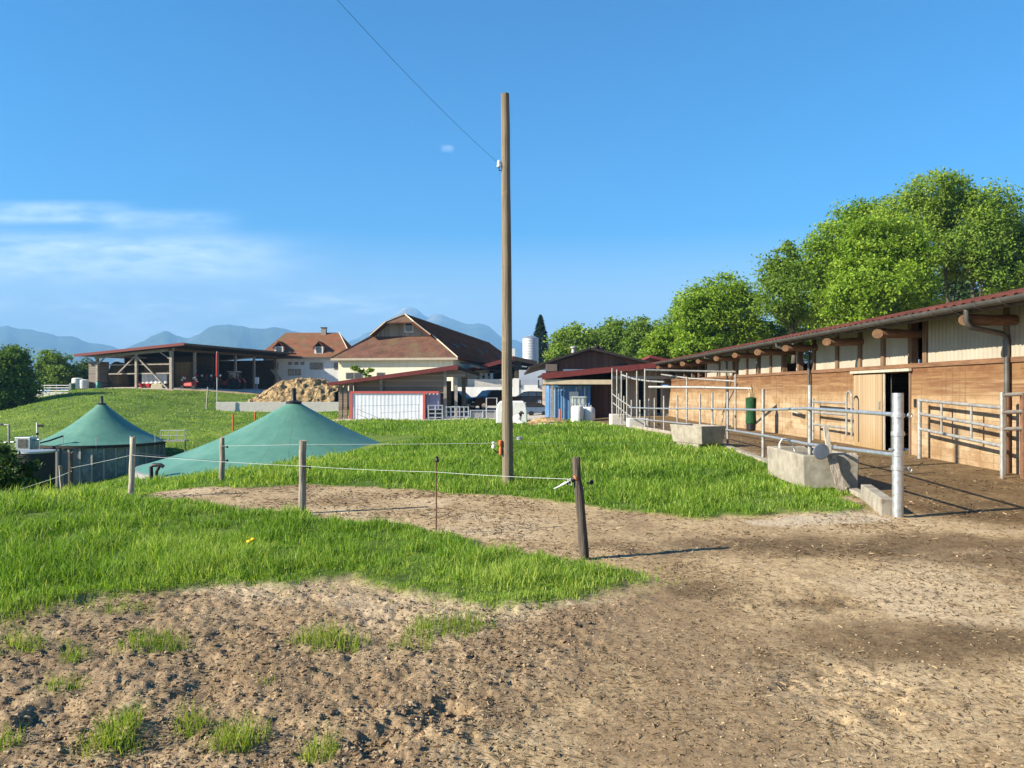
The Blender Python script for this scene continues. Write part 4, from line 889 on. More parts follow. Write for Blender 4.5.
# ------------------------------------------------------------------ white house with hipped roof
d = 126.0; wh = thing('white_house', 'white two-storey house with steep orange-brown hipped roof and chimney', 'house', (XA(305,d), d, 1.2))
x0, x1 = XA(258.5,d)-XA(305,d), XA(351,d)-XA(305,d); ez = ZA(357,d)-1.2; rz_ = ZA(330.5,d)-1.2; rx0, rx1 = XA(277,d)-XA(305,d), XA(332.5,d)-XA(305,d)
MB().box(x0+.8, x1-.8, 0, 9.5, -1.5, ez).build('wall', white_plaster, wh)
ov = .7; ym = 4.75
MB().slab([(x0-.2,-ov,ez-.1),(x1+.2,-ov,ez-.1),(rx1,ym,rz_),(rx0,ym,rz_)], .15).build('roof', rooftile_red, wh)
MB().slab([(x1+.2,-ov,ez-.1),(x1+.2,9.5+ov,ez-.1),(rx1,ym,rz_)], .15).build('roof', rooftile_shade, wh)
MB().slab([(x1+.2,9.5+ov,ez-.1),(x0-.2,9.5+ov,ez-.1),(rx0,ym,rz_),(rx1,ym,rz_)], .15).build('roof', rooftile_red, wh)
MB().slab([(x0-.2,9.5+ov,ez-.1),(x0-.2,-ov,ez-.1),(rx0,ym,rz_)], .15).build('roof', rooftile_red, wh)
MB().box(x0-.3, x1+.3, -ov-.18, -ov-.02, ez-.32, ez-.06).build('gutter', zinc, wh)
MB().tube([(x1+.22,-ov,ez),(rx1,ym,rz_+.08)], .08, 6).build('hip_trim', cream_plaster, wh)
cxh = XA(317,d)-XA(305,d); ch = MB().box(cxh-.4, cxh+.4, ym-.5, ym+.4, rz_-1, ZA(325.8,d)-1.2).build('chimney', concrete, wh); MB().box(cxh-.5, cxh+.5, ym-.6, ym+.5, ZA(325.8,d)-1.2+.003, ZA(325,d)-1.2).build('chimney_cap', zinc, ch)
for px, py0, py1, hw in [(275,362.5,369.5,.55),(291,369,375.5,.5),(298,369,375.5,.5),(313.5,362.5,369.5,.6),(319.5,362.5,369.5,.6),(337,362.5,369.5,.5)]:
    x_ = XA(px,d)-XA(305,d); w_ = MB().box(x_-hw, x_+hw, -.06, -.002, ZA(py1,d)-1.2, ZA(py0,d)-1.2).build('window', concrete, wh); MB().box(x_-hw*.8, x_+hw*.8, -.09, -.062, ZA(py1,d)-1.2+.15, ZA(py0,d)-1.2-.12).build('pane', glass_dark, w_)
for px in (290,296.5,302.5):
    x_ = XA(px,d)-XA(305,d); MB().box(x_-.32, x_+.32, -.06, -.002, ZA(365,d)-1.2, ZA(362,d)-1.2).build('vent', concrete, wh)
for px in (278.5,318.5):
    x_ = XA(px,d)-XA(305,d); zb_ = ZA(354,d)-1.2; zt_ = ZA(346.5,d)-1.2
    dm = MB().prism([(x_-.7,zb_),(x_+.7,zb_),(x_+.7,zt_),(x_-.7,zt_)], .15, 3.5, 'y').build('dormer', white_plaster, wh)
    MB().box(x_-.42, x_+.42, .11, .148, zb_+.2, zt_-.1).build('pane', glass_dark, dm)
    m = MB(); m.slab([(x_-1.05,-.1,zt_-.25),(x_,-.1,zt_+.9),(x_,4,zt_+.9),(x_-1.05,4,zt_-.25)], .1); m.build('dormer_roof', rooftile_red, dm); m = MB(); m.slab([(x_,-.1,zt_+.9),(x_+1.05,-.1,zt_-.25),(x_+1.05,4,zt_-.25),(x_,4,zt_+.9)], .1); m.build('dormer_roof', rooftile_shade, dm)
MB().tube([(XA(347,d)-XA(305,d),-.15,0),(XA(347,d)-XA(305,d),-.15,ez-.2)], .1, 6).build('downpipe', zinc, wh)

# ------------------------------------------------------------------ low wooden shed with red roof edge and white sliding panel
d = 60.0; ls = thing('wooden_shed', 'weathered wooden shed with long red roof edge and white red-framed sheet', 'shed', (XA(400,d), d, -.75))
a, b = P(327,383.5,d), P(458,365.5,d); e_ = P(476,372.5,d+2); c_ = Vector((0,9,0))
MB().slab([a,b,b+c_,a+c_], .14).build('roof', red_trim, ls, world=True)
dn = Vector((0,0,-.30)); f = Vector((0,-.06,0)); g = Vector((0,-.01,0)); u = Vector((0,0,.06))
MB().hexa([a+dn*.6+f,b+dn+f,b+dn+g,a+dn*.6+g,a+u+f,b+u+f,b+u+g,a+u+g]).build('verge_board', red_trim, ls, world=True)
MB().slab([b+Vector((.02,-.05,-.1)), e_+Vector((.3,-.05,0)), e_+c_, b+c_+Vector((.02,0,-.1))], .22).build('roof', dark_metal, ls, world=True)
m = MB(); zsl = lambda px: a.z+(b.z-a.z)*(px-327)/(458-327)-.2
m.add([(XA(352,d),d+.8,ZA(393,d)),(XA(443,d),d+.8,ZA(393,d)),(XA(443,d),d+.8,zsl(443)),(XA(352,d),d+.8,zsl(352))], [(0,1,2,3)]); q = m.v[:]; m = MB(); m.slab([q[0],q[1],q[2],q[3]][::-1], .1); m.build('plank_wall', grey_planks, ls, world=True)
MB().box(XA(339,d), XA(443,d), d+8, d+8.2, -.8, 2.4).build('back_wall', grey_planks, ls, world=True)
for px in (339.5,344.5,350):
    MB().box(XA(px,d)-.14, XA(px,d)+.14, d+.3, d+.55, -.9, zsl(px)).build('post', grey_planks, ls, world=True)
for px in (380,444.5,455.5): MB().box(XA(px,d)-.12, XA(px,d)+.12, d+.5, d+.72, -.9, zsl(min(px,456))).build('post', beam_wood, ls, world=True)
m = MB(); m.box(XA(461,d), XA(465,d), d+.8, d+1, -.8, 2.6); m.build('side_wall', dark_beam, ls, world=True)
MB().box(XA(446,d), XA(465,d), d+.45, d+.75, ZA(377,d), ZA(371.5,d)).build('lintel', grey_planks, ls, world=True)
sw = MB().corr((XA(352,d), d-.02, ZA(421,d)), (1,0,0), (0,0,1), XA(423.5,d)-XA(352,d), ZA(393.5,d)-ZA(421,d), .30, .006, (0,-1,0), 6, .02).build('white_panel', white_sheet, ls, False, True)
for p0, p1, q0, q1 in ((350.3,352.6,391.3,421.5),(423,425.4,391.3,421.5)):
    MB().box(XA(p0,d), XA(p1,d), d-.10, d+.1, ZA(q1,d), ZA(q0,d)).build('red_frame', M('red_frame', (.50,.10,.08), (.42,.085,.07), 3, .6), ls, world=True)
MB().box(XA(350.3,d), XA(439,d), d-.103, d+.1, ZA(393.4,d), ZA(391.2,d)).build('red_frame', M('red_frame_top', (.50,.10,.08), (.42,.085,.07), 3, .6), ls, world=True)
MB().corr((XA(425.6,d), d+.25, ZA(409,d)), (1,0,0), (0,0,1), XA(440,d)-XA(425.6,d), ZA(393.5,d)-ZA(409,d), .30, .03, (0,-1,0), 6, .02).build('lilac_panel', M('lilac_sheet', (.34,.31,.42), (.26,.24,.33), 3, .6), ls, False, True)
# railing before the panel
d = 58.6; rg = thing('steel_railing', 'thin steel railing with sloping bars before the white red-framed sheet', 'railing', (XA(380,d), d, -.75))
for px, py in ((354,407),(357,409),(381,412),(399,412),(418,405)): MB().tube([P(px,423,d), P(px,py,d)], .032, 6).build('post', galv, rg, False, True)
for q in ([(357,409),(381,419)],[(357,414),(374,421)],[(381,405.5),(420,404.5)],[(381,413),(420,411)],[(357,406),(381,405.6)]): MB().tube([P(x,y,d) for x, y in q], .02, 6).build('bar', galv, rg, False, True)
def gate_panel(label, px0, px1, pyt, pyb, d, nr, nv, group=None, sheet=None):
    t = thing('farm_gate', label, 'gate', (XA((px0+px1)/2,d), d, ZA(pyb,d)), 0, group); w = XA(px1,d)-XA(px0,d); h = ZA(pyt,d)-ZA(pyb,d)
    for i in range(nr): z = .12+(h-.12)*i/(nr-1); MB().tube([(-w/2,0,z),(w/2,0,z)], .045, 7).build('rail', galv, t)
    for i in range(nv): x = -w/2+w*i/(nv-1); MB().tube([(x,0,-.2),(x,0,h+.05)], .05, 7).build('upright', galv, t)
    if sheet: MB().box(-w/2, w/2, .05, .08, .15, h*.9).build('sheet', galv_dull, t)
    return t
gate_panel('five-bar steel gate below the lilac sheet', 428.5, 442.5, 405.5, 423, 58, 5, 3)
gate_panel('steel feeding fence in front of the dark shed opening', 446.5, 468.5, 407, 423, 58.2, 4, 6)
gate_panel('low steel panel fence between feeding fence and calf hutch', 470.5, 495.5, 410.5, 420.5, 58, 2, 3, None, True)
fr = thing('pipe_gantry', 'bare steel gate frame standing before the dark pickup', 'gate frame', (XA(491.5,57.5), 57.5, -.6))
MB().tube([P(486.5,421,57.5), P(486.5,398,57.5), P(497,398,57.5), P(497,416,57.5)], .05, 8).build('frame', galv, fr, False, True)
for px, z in ((470,1), (479,1), (489,1)):
    pass
# ------------------------------------------------------------------ vehicles
def car(label, loc, rz, L, Wd, prof, win, wheels, paint=None, name='parked_car', cat='car', group=None, rw=.33):
    t = thing(name, label, cat, loc, rz, group); m = MB()
    # body shell: side profile lofted over five widths, roof narrower than the sill
    ys = [-.5, -.46, 0, .46, .5]; n = len(prof); zmax = max(p[1] for p in prof)
    for i, yy in enumerate(ys):
        for x, z in prof:
            k = 1-.16*max(0, (z-.85)/(zmax-.85)) if z > .85 else 1.0
            zz = z-(.05 if abs(yy) == .5 and z > .5 else 0); m.v.append((x, yy*Wd*k, zz))
    for i in range(4):
        for j in range(n):
            j2 = (j+1) % n; m.f.append((i*n+j, i*n+j2, (i+1)*n+j2, (i+1)*n+j))
    m.f.append(tuple(range(n))[::-1]); m.f.append(tuple(4*n+k for k in range(n)))
    m.build('body', paint or car_black, t, True, bevel=0)
    for poly in win['side']:
        for s in (-1, 1):
            k = MB(); pts = [(x, s*(.5*Wd*(1-.16*max(0,(z-.85)/(zmax-.85)))+.012), z-.03) for x, z in poly]
            k.slab(pts if s < 0 else pts[::-1], .01); k.build('window', glass_dark, t)
    for (p, q) in win['end']:
        wp = Wd*.40; wq = Wd*.36; nx = .02 if q[0] < p[0] else -.02
        dx, dz = q[0]-p[0], q[1]-p[1]; ln = math.hypot(dx, dz); nx, nz = -dz/ln*.02, dx/ln*.02
        if nz < 0: nx, nz = -nx, -nz
        MB().slab([(p[0]+nx,-wp,p[1]+nz),(p[0]+nx,wp,p[1]+nz),(q[0]+nx,wq,q[1]+nz),(q[0]+nx,-wq,q[1]+nz)], .01).build('windscreen', M('windscreen', (.25,.32,.34), (.2,.26,.28), 1, .08, 0, 0), t)
    for x in wheels:
        for s in (-1, 1):
            k = MB(); k.lathe([(rw*.6,-.1),(rw*.95,-.11),(rw,-.07),(rw,.07),(rw*.95,.11),(rw*.6,.1)], 20, (x, s*(Wd/2-.08), rw), 'y'); wq_ = k.build('wheel', black_rubber, t, True)
            k = MB(); k.lathe([(0,-.115),(rw*.25,-.12),(rw*.62,-.1),(rw*.62,.1),(rw*.25,.12),(0,.115)], 12, (x, s*(Wd/2-.08), rw), 'y'); k.build('rim', chrome, wq_, True)
    x0 = min(p[0] for p in prof); x1 = max(p[0] for p in prof)
    for s in (-1, 1):
        MB().box(x0-.015, x0+.12, s*Wd*.36-.17, s*Wd*.36+.17, .66, .80).build('headlight', white_plastic, t, bevel=.02)
        MB().box(x1-.10, x1+.015, s*Wd*.40-.08, s*Wd*.40+.08, .75, 1.0).build('tail_light', red_paint, t, bevel=.02)
        MB().box(-.95*L/4.6, -.80*L/4.6, s*(Wd/2+.02)-.06*(s<0)*0-.09, s*(Wd/2+.02)+.09, .92, 1.06).build('mirror', black_plastic, t, bevel=.03)
    MB().box(x0-.035, x0+.02, -.26, .26, .42, .53).build('number_plate', white_plastic, t)
    return t
wag = [(-2.3,.28),(-2.35,.55),(-2.25,.78),(-1.2,.96),(-.45,1.42),(.1,1.49),(1.6,1.46),(2.15,1.02),(2.25,.6),(2.2,.28)]
wwin = {'side': [[(-.95,.98),(-.4,1.38),(.05,1.42),(.05,.98)],[(.12,.98),(.12,1.42),(.95,1.41),(.95,.99)],[(1.02,.99),(1.02,1.41),(1.5,1.38),(1.85,1.04)]], 'end': [((-1.15,.98),(-.47,1.40)),((2.12,1.06),(1.65,1.42))]}
car('dark estate car parked by the retaining wall near the blue container', (XA(529,84), 84, gz(XA(529,84),84)), math.radians(-12), 4.6, 1.8, wag, wwin, (-1.4,1.35))
pick = [(-2.5,.40),(-2.55,.85),(-2.4,1.08),(-1.15,1.18),(-.55,1.72),(.1,1.80),(1.2,1.78),(1.55,1.22),(2.55,1.18),(2.58,.6),(2.5,.40)]
pwin = {'side': [[(-.95,1.2),(-.5,1.66),(.12,1.72),(.12,1.2)],[(.2,1.2),(.2,1.72),(1.05,1.70),(1.28,1.22)]], 'end': [((-1.1,1.2),(-.57,1.70)),((1.52,1.24),(1.24,1.72))]}
car('black pickup parked in front of the retaining wall behind the pole', (XA(492,69), 69, gz(XA(492,69),69)-.05), math.radians(38), 5.1, 1.9, pick, pwin, (-1.6,1.6), name='pickup_truck', cat='pickup', rw=.4)
vanp = [(-2.1,.3),(-2.15,.7),(-2.0,.98),(-1.2,1.12),(-.6,1.62),(.2,1.68),(1.9,1.6),(2.1,.9),(2.1,.3)]
car('black car mostly hidden by the dark shed opening', (XA(455,70), 70.5, gz(XA(455,70),70)), math.radians(155), 4.3, 1.8, vanp, {'side': [[(-.95,1.1),(-.5,1.55),(.4,1.58),(.4,1.1)]], 'end': [((-1.15,1.13),(-.62,1.6))]}, (-1.3,1.3))
tw = thing('feed_wagon', 'low greyish blue feed wagon under a black sheet in front of the estate car', 'feed wagon', (XA(537.5,60), 60, gz(XA(537.5,60),60)+.0))
MB().hexa([(-.9,-.5,.15),(.75,-.5,.15),(.75,.5,.15),(-.9,.5,.15),(-1.0,-.55,.62),(1.0,-.55,.62),(1.0,.55,.62),(-1.0,.55,.62)]).build('tub', M('dull_blue', (.12,.18,.27), (.09,.14,.22), 2, .6), tw, bevel=.03)
MB().hexa([(-1.02,-.57,.625),(.7,-.57,.625),(.7,.57,.625),(-1.02,.57,.625),(-.9,-.2,1.05),(.2,-.2,.95),(.2,.2,.95),(-.9,.2,1.05)]).build('cover', black_plastic, tw, bevel=.04)
for s in (-1,1): MB().lathe([(.0,-.05),(.2,-.05),(.2,.05),(0,.05)], 14, (s*.5,-.5,.13), 'y').build('wheel', black_rubber, tw, True)
MB().bar((.9,0,.4),(1.5,0,.3),.06).build('drawbar', galv_dull, tw)

# ------------------------------------------------------------------ green domes of the biogas tanks
def dome(label, cx, cd, R, ze, zap, zb, wallmat, vent=True):
    t = thing('biogas_tank', label, 'biogas tank', (cx, cd, zb)); he = ze-zb; ha = zap-zb
    w = MB(); w.lathe([(R*.985,-1.5),(R*.985,he)], 72).build('wall', wallmat, t, True)
    m = MB(); prof = []
    for i in range(22):
        f = i/21; r = R*1.012*(1-f)+.28*f; z = he+.02+(ha-he)*(f*.80+.20*f*f)-.10*math.sin(math.pi*f)*(ha-he)*.55
        prof.append((r, z))
    prof = [(R*1.012, he-.16)]+prof; prof.append((.28, ha+.04)); prof.append((0, ha+.1)); m.lathe(prof, 72); m.build('membrane', membrane, t, True)
    MB().lathe([(R*1.014,he-.18),(R*1.03,he-.17),(R*1.03,he+.0),(R*1.014,he+.01)], 72).build('rim_band', galv_dull if wallmat is white_plaster else dark_metal, t, True)
    MB().lathe([(.30,ha-.02),(.30,ha+.10),(.12,ha+.14),(.09,ha+.2),(.085,ha+.62),(.0,ha+.63)], 16).build('vent', black_plastic, t, True)
    for k in range(24):      # welded seams of the membrane stand a little proud
        an_ = 2*math.pi*k/24
    return t
dm2 = dome('larger green dome with pale ring wall half sunk into the lawn', -8.5, 30.0, 5.47, -1.25, 1.05, -2.2, white_plaster)
m = MB(); c0 = P(151,477,24.6)
k_ = MB()
def l2(p): return Vector(p)-dm2.location
q0 = P(152,478,25.2); 
m = MB(); m.tube([q0+Vector((0,0,-.4)), P(151,467,25.2), P(153,465.2,25.2), P(161,465,25.2), P(163.5,466.8,25.2)], .065, 8); m.build('overflow_pipe', black_plastic, dm2, True, True); m = MB(); m.tube([P(156,482,25.2), P(156.5,472,25.2), P(159.5,466,25.2)], .055, 8)
m.build('overflow_pipe', black_plastic, dm2, True, True)
ribbed = planks('tank_wall_sheets', 2, 40, [(.22,.23,.22),(.20,.21,.205)], .7, bump=.05, gap=.001)
twall = M('tank_wall', (.25,.245,.225), (.12,.118,.11), .5, .6, 0, .2, .02, (1,1,.2), spots=(.35,(.42,.43,.42),.6))
dm1 = dome('smaller distant green dome on an exposed grey tank wall', -29.3, 55.0, 4.08, -2.1, .55, -4.9, twall)
for k in range(36):
    an_ = 2*math.pi*k/36
    if math.sin(an_) > .35: continue
    x_, y_ = 4.08*math.cos(an_), 4.08*math.sin(an_); MB().box(x_-.06, x_+.06, y_-.06, y_+.06, -1.2, 2.6).build('wall_post', galv_dull, dm1)
for k in range(20):
    an_ = math.pi+math.pi*k/19; x_, y_ = 4.18*math.cos(an_), 4.18*math.sin(an_)
    if k % 3 == 0: MB().tube([(x_,y_,2.5),(x_,y_,3.4)], .022, 6).build('rail_post', galv, dm1)
m = MB(); m.tube([P(40,443,49.4), P(50,440.5,49.6), P(63,436,50.3)], .06, 6); m.build('black_hose', black_plastic, dm1, True, True)
pt = thing('pump_pit', 'dark round slurry pit with bluish lid beside the smaller dome', 'slurry pit', (XA(35,47.5), 47.5, -4.6))
r = 17.5/F*47.5; zt = ZA(452.5,47.5)+4.6; MB().lathe([(r,-1),(r,zt),(r*.95,zt),(r*.95,zt-.15)], 32).build('wall', dark_metal, pt, True); MB().lathe([(r*.95,zt-.14),(0,zt-.05)], 32).build('lid', M('bluish_lid', (.36,.37,.55), (.27,.28,.44), 1.2, .4), pt, True)
MB().lathe([(r*1.0,zt+.001),(r*1.05,zt+.01),(r*1.05,zt+.12),(r*1.0,zt+.125)], 32).build('rim', galv, pt, True)
gu = thing('gas_unit', 'pale gas treatment cabinet with pipes beside the smaller dome', 'cabinet', (XA(27,50), 50, ZA(448,50)))
MB().box(-.55,.45,-.4,.4,-2.5,.72).build('cabinet', galv, gu, bevel=.03); MB().box(-.32,.25,-.44,-.405,.05,.6).build('panel', zinc, gu)
for px in (34,38): x_ = XA(px,50)-XA(27,50); MB().tube([(x_,0,-2.4),(x_,0,.45)], .07, 8).build('pipe', galv, gu, True)
MB().tube([(-1.5,0,.35),(-.6,0,.4),(.8,0,.55)], .06, 8).build('pipe', galv, gu, True)
ms = thing('vent_mast', 'white mast with black flag-like vane over the gas cabinet', 'mast', (XA(31.5,50), 50.6, ZA(448,50)))
MB().tube([(0,0,-2.5),(0,0,ZA(422.5,50.6)-ZA(448,50))], .06, 8).build('shaft', white_plaster, ms); MB().box(.05,.42,-.03,.03,1.33,1.5).build('vane', black_plastic, ms); MB().lathe([(.08,.8),(.085,.95),(.06,.96)], 8, (0,0,0)).build('collar', black_plastic, ms)
lp = thing('yard_lamp', 'grey lamp post with short arm behind the dark bush', 'lamp post', (XA(9,48), 48, -4.8))
MB().tube([(0,0,-.2),(0,0,ZA(424.5,48)+4.8)], .07, 8).build('shaft', galv_dull, lp); MB().tube([(0,0,ZA(424.5,48)+4.75),(-.55,0,ZA(424.5,48)+4.82)], .05, 6).build('arm', galv_dull, lp); MB().box(-.75,-.4,-.1,.1,ZA(424.5,48)+4.74,ZA(424.5,48)+4.86).build('lamp_head', zinc, lp)
pf2 = thing('access_platform', 'small grey railed platform at the rim of the smaller dome', 'platform', (XA(173,56), 56, ZA(440,56)))
MB().box(-.7,1.0,-.4,.4,-.08,0).build('deck', galv_dull, pf2)
for x_ in (-.7,-.13,.43,1.0): MB().tube([(x_,-.4,0),(x_,-.4,.72)], .025, 6).build('post', galv, pf2)
for z in (.36,.72): MB().tube([(-.7,-.4,z),(1.0,-.4,z),(1.0,.4,z)], .022, 6).build('rail', galv, pf2)
for x_ in (-.6,.9): MB().tube([(x_,0,-.1),(x_,0,-3.2)], .05, 6).build('leg', galv_dull, pf2)

# ------------------------------------------------------------------ manure heap on its slab wall
d = 85.0; sw_ = MB().box(XA(216,d), XA(341,d), 0, .35, -2.2, ZA(402,d)).build('slab_wall', concrete_pale, bevel=.02); sw_.location = (0, d, 0); tag(sw_, 'long low concrete wall holding the straw manure heap', 'wall')
hx, hy_ = 110, 60; Vh = []; Fh = []
for j in range(hy_):
    for i in range(hx):
        u = i/(hx-1); v = j/(hy_-1); px = 243+(341-243)*u
        top = np.interp(px, [243,255,268,285,300,318,333,341], [0,.32,.62,.93,1.0,.97,.80,.72])
        y_ = 86+v*9; pro = min(1, math.sin(math.pi*min(max(v,0),1))**.6*1.05) if v > 0 else 0
        x_ = XA(px,90)+(random.random()-.5)*.12
        h_ = 3.3*top*pro*(1+.12*float(fbm(np.array([u*8.]), np.array([v*5.]), 4, 77)[0]))+.12*float(fbm(np.array([u*46.]), np.array([v*24.]), 4, 78)[0])
        zz = -.75+max(h_, -.1)+.25; q3 = Vector((x_, y_, zz))
        zz += .30*mnoise.fractal(q3*1.6, 1.0, 2.0, 5)*min(1, max(h_, 0)*2)
        Vh.append((x_+.18*mnoise.noise(q3*2.7+Vector((9,0,0))), y_+.25*mnoise.noise(q3*2.3), zz))
for j in range(hy_-1):
    for i in range(hx-1): a_ = j*hx+i; Fh.append((a_, a_+1, a_+hx+1, a_+hx))
hp_ = MB(); hp_.v = Vh; hp_.f = Fh; tag(hp_.build('manure_heap', dung_straw, smooth=True), 'big straw-coloured manure heap above the concrete wall', 'manure heap')

# ------------------------------------------------------------------ open machine shed
rz = -math.atan2(.25,.968); so = Vector((-44.5, 100.6, 1.5))
sh = thing('machine_shed', 'open timber machine shed with big braced front and dark red roof edge', 'shed', so, rz)
TW_, LV = 11.6, 25.0; zH, zL = 5.88, 5.0
def zroof(x): return zH+(zL-zH)*(-x/TW_)
ov = 1.2; ol, orr = 2.6, 2.9
MB().slab([(-TW_-ol,-ov,zroof(-TW_-ol)),(orr,-ov,zroof(orr)),(orr,LV+ov,zroof(orr)),(-TW_-ol,LV+ov,zroof(-TW_-ol))], .16).build('roof', dark_metal, sh)
MB().hexa([(-TW_-ol,-ov-.07,zroof(-TW_-ol)-.26),(orr,-ov-.07,zroof(orr)-.26),(orr,-ov-.005,zroof(orr)-.26),(-TW_-ol,-ov-.005,zroof(-TW_-ol)-.26),(-TW_-ol,-ov-.07,zroof(-TW_-ol)+.09),(orr,-ov-.07,zroof(orr)+.09),(orr,-ov-.005,zroof(orr)+.09),(-TW_-ol,-ov-.005,zroof(-TW_-ol)+.09)]).build('verge_board', red_trim, sh)
MB().box(orr+.005, orr+.07, -ov, LV+ov, zroof(orr)-.24, zroof(orr)+.02).build('eave_board', dark_beam, sh)
MB().bar((-TW_-.4,0,zroof(-TW_-.4)-.5),(.4,0,zroof(.4)-.5),.22,.36).build('tie_beam', beam_wood, sh)
MB().bar((0,-.6,zroof(0)-.48),(0,LV+.4,zroof(0)-.48),.22,.34).build('tie_beam', dark_beam, sh)
for x_, y_, mt in [(0,0,beam_wood),(-TW_/2+.4,0,beam_wood),(-TW_,0,beam_wood),(0,4.7,beam_wood),(0,9.6,beam_wood),(0,14,beam_wood),(0,18.8,beam_wood),(0,LV,beam_wood),(-TW_,9,dark_beam),(-TW_,18,dark_beam),(-TW_,LV,dark_beam)]:
    w_ = .19 if (x_, y_) == (0,0) else .15
    MB().box(x_-w_, x_+w_, y_-w_, y_+w_, -.6, zroof(x_)-.66).build('post', mt, sh)
MB().bar((-TW_/2+.55,-.12,zroof(-TW_/2)-.9),(-.35,-.12,.15),.20,.16).build('brace', beam_wood, sh)
MB().bar((-TW_/2+.25,-.12,zroof(-TW_/2)-.9),(-TW_/2-2.4,-.12,2.3),.18,.16).build('brace', beam_wood, sh)
MB().bar((-.15,-.12,zroof(0)-1.7),(-1.6,-.12,zroof(-1.6)-.72),.16,.14).build('brace', beam_wood, sh)
MB().bar((-TW_+.1,-.12,zroof(-TW_)-1.5),(-TW_+1.2,-.12,zroof(-TW_+1)-.72),.16,.14).build('brace', beam_wood, sh)
MB().bar((-TW_-.1,-.12,zroof(-TW_)-1.5),(-TW_-1.0,-.12,zroof(-TW_-1)-.72),.16,.14).build('brace', beam_wood, sh)
MB().bar((.1,LV-1.6,zroof(0)-1.6),(.1,LV-.2,zroof(0)-.72),.15,.14).build('brace', dark_beam, sh)
for z in (3.45, 2.25): MB().bar((-TW_+1.6,.25,z),(-.2,.25,z+.05),.14,.16).build('rail', beam_wood, sh)
MB().box(-TW_+.2, -.1, LV-.4, LV-.2, -.6, 4.9).build('back_wall', dark_beam, sh); MB().box(-TW_+.3, -.3, 9.0, 9.2, -.6, 4.9).build('partition', dark_beam, sh); MB().box(-TW_-.1, -TW_+.05, 5.0, LV-.5, -.6, 4.7).build('end_wall', dark_beam, sh)
st_ = thing('wooden_stair', 'steep pale wooden stair at the far end of the machine shed', 'stair', sh.matrix_basis @ Vector((1.2, LV-2.0, 0)), rz)
for s in (0,.7): MB().bar((2.2,s,-.1),(-.9,s,3.4),.08,.24).build('stringer', pale_wood, st_)
for i in range(11): f_ = i/11; MB().box(2.05-3.1*f_-.12, 2.05-3.1*f_+.12, .05, .65, .1+3.4*f_, .14+3.4*f_).build('tread', pale_wood, st_)
def shp(x, y, z=0): return Vector(so)+Matrix.Rotation(rz,3,'Z') @ Vector((x,y,z+.08))
# hay bales: one master, copies
def bale_mesh():
    t = thing('hay_bale', 'top bale of the front hay stack inside the machine shed', 'hay bale', shp(-1.6,3.6,0), rz, 'hay bales stacked in the machine shed')
    m = MB(); nx, nz = 7, 3
    m.box(-1.15,1.15,-.55,.55,0,.95); o = m.build('straw_block', hay, t, bevel=.07)
    for x_ in (-.7,0,.7): MB().add([(x_-.012,-.565,0.0),(x_+.012,-.565,0.0),(x_+.012,-.565,.96),(x_-.012,-.565,.96)], [(0,1,2,3)]).build('twine', orange_plastic, t)
    return t
hb_ = bale_mesh(); rows_ = ['bottom','second','third','fourth']
cols_ = [(-1.5,4.6,'beside the corner post'),(-4.1,4.4,'behind the long diagonal brace'),(-6.5,4.6,'behind the middle post'),(-9.6,7.0,'deep inside behind the wrapped sacks')]
first = True
for x_, y_, where in cols_:
    for k in range(4 if x_ > -9 else 3):
        lab = f'{rows_[k]} hay bale of the stack {where}'
        if first: hb_.location = shp(x_, y_, k*.96); hb_['label'] = lab; first = False
        else: dup(hb_, shp(x_+random.uniform(-.06,.06), y_, k*.96), rz+random.uniform(-.03,.03), lab, 'hay bales stacked in the machine shed')
for i, (px, d_, lab) in enumerate([(117.5,106,'tall crumbled hay stack behind the left brace'.replace('left ','short ')),(126,108,'pale crumbling hay stack next to the white curtain')]):
    m = MB(); m.rock((0,0,1.7), 1, 9+i, 3, .35, (1.5,1.2,2.0)); o = m.build('loose_hay_stack', hay, smooth=True); o.location = (XA(px,d_), d_, 1.5); tag(o, lab, 'hay stack')
# grey stone-like stack at the end post
d_ = 103.3; o = MB().box(-.95,.55,-.8,1.2,0,3.6).build('pallet_stack', planks('pallet_layers', 2, .16, [(.16,.14,.12),(.22,.19,.16),(.28,.25,.21)], .9, gap=.2), bevel=.02); o.location = (XA(96.5,d_)-.2, d_+1.0, gz(XA(96,d_),d_)); o.rotation_euler.z = rz; tag(o, 'grey pallet stack beside the end post of the machine shed', 'pallet stack')
for px, pyt, wd, lab in [(77.5,378,1.35,'white wrapped bale standing outside the shed'),(84,379.5,1.15,'second white wrapped bale nearer the pallet stack')]:
    d_ = 103; t = thing('wrapped_bale', lab, 'wrapped bale', (XA(px,d_), d_, gz(XA(px,d_),d_)), 0, 'white wrapped bales outside the machine shed'); h_ = ZA(pyt,d_)-t.location.z
    MB().lathe([(wd*.36,0),(wd*.5,.08),(wd*.52,h_*.5),(wd*.5,h_-.08),(wd*.34,h_),(0,h_+.02)], 18).build('wrap', white_plastic, t, True)
    for z in (.35,.65): MB().lathe([(wd*.51,h_*z-.02),(wd*.527,h_*z-.015),(wd*.527,h_*z+.015),(wd*.51,h_*z+.02)], 18).build('wrap_fold', white_plastic, t, True)
d_ = 101.5; brl = thing('barrel', 'turquoise barrel at the foot of the end post', 'barrel', (XA(98.5,d_), d_, gz(XA(98.5,d_),d_)))
MB().lathe([(.27,0),(.31,.06),(.31,.35),(.33,.4),(.31,.45),(.31,.72),(.27,.8),(0,.8)], 18).build('drum', M('turquoise_plastic', (.06,.25,.20), (.045,.20,.16), 3, .4), brl, True); MB().lathe([(.29,.801),(.29,.86),(.24,.87),(0,.87)], 18).build('lid', black_plastic, brl, True)
t = thing('white_curtain', 'white sheet hung between posts at the back of the machine shed', 'sheet', shp(-4.3,2.2), rz); 
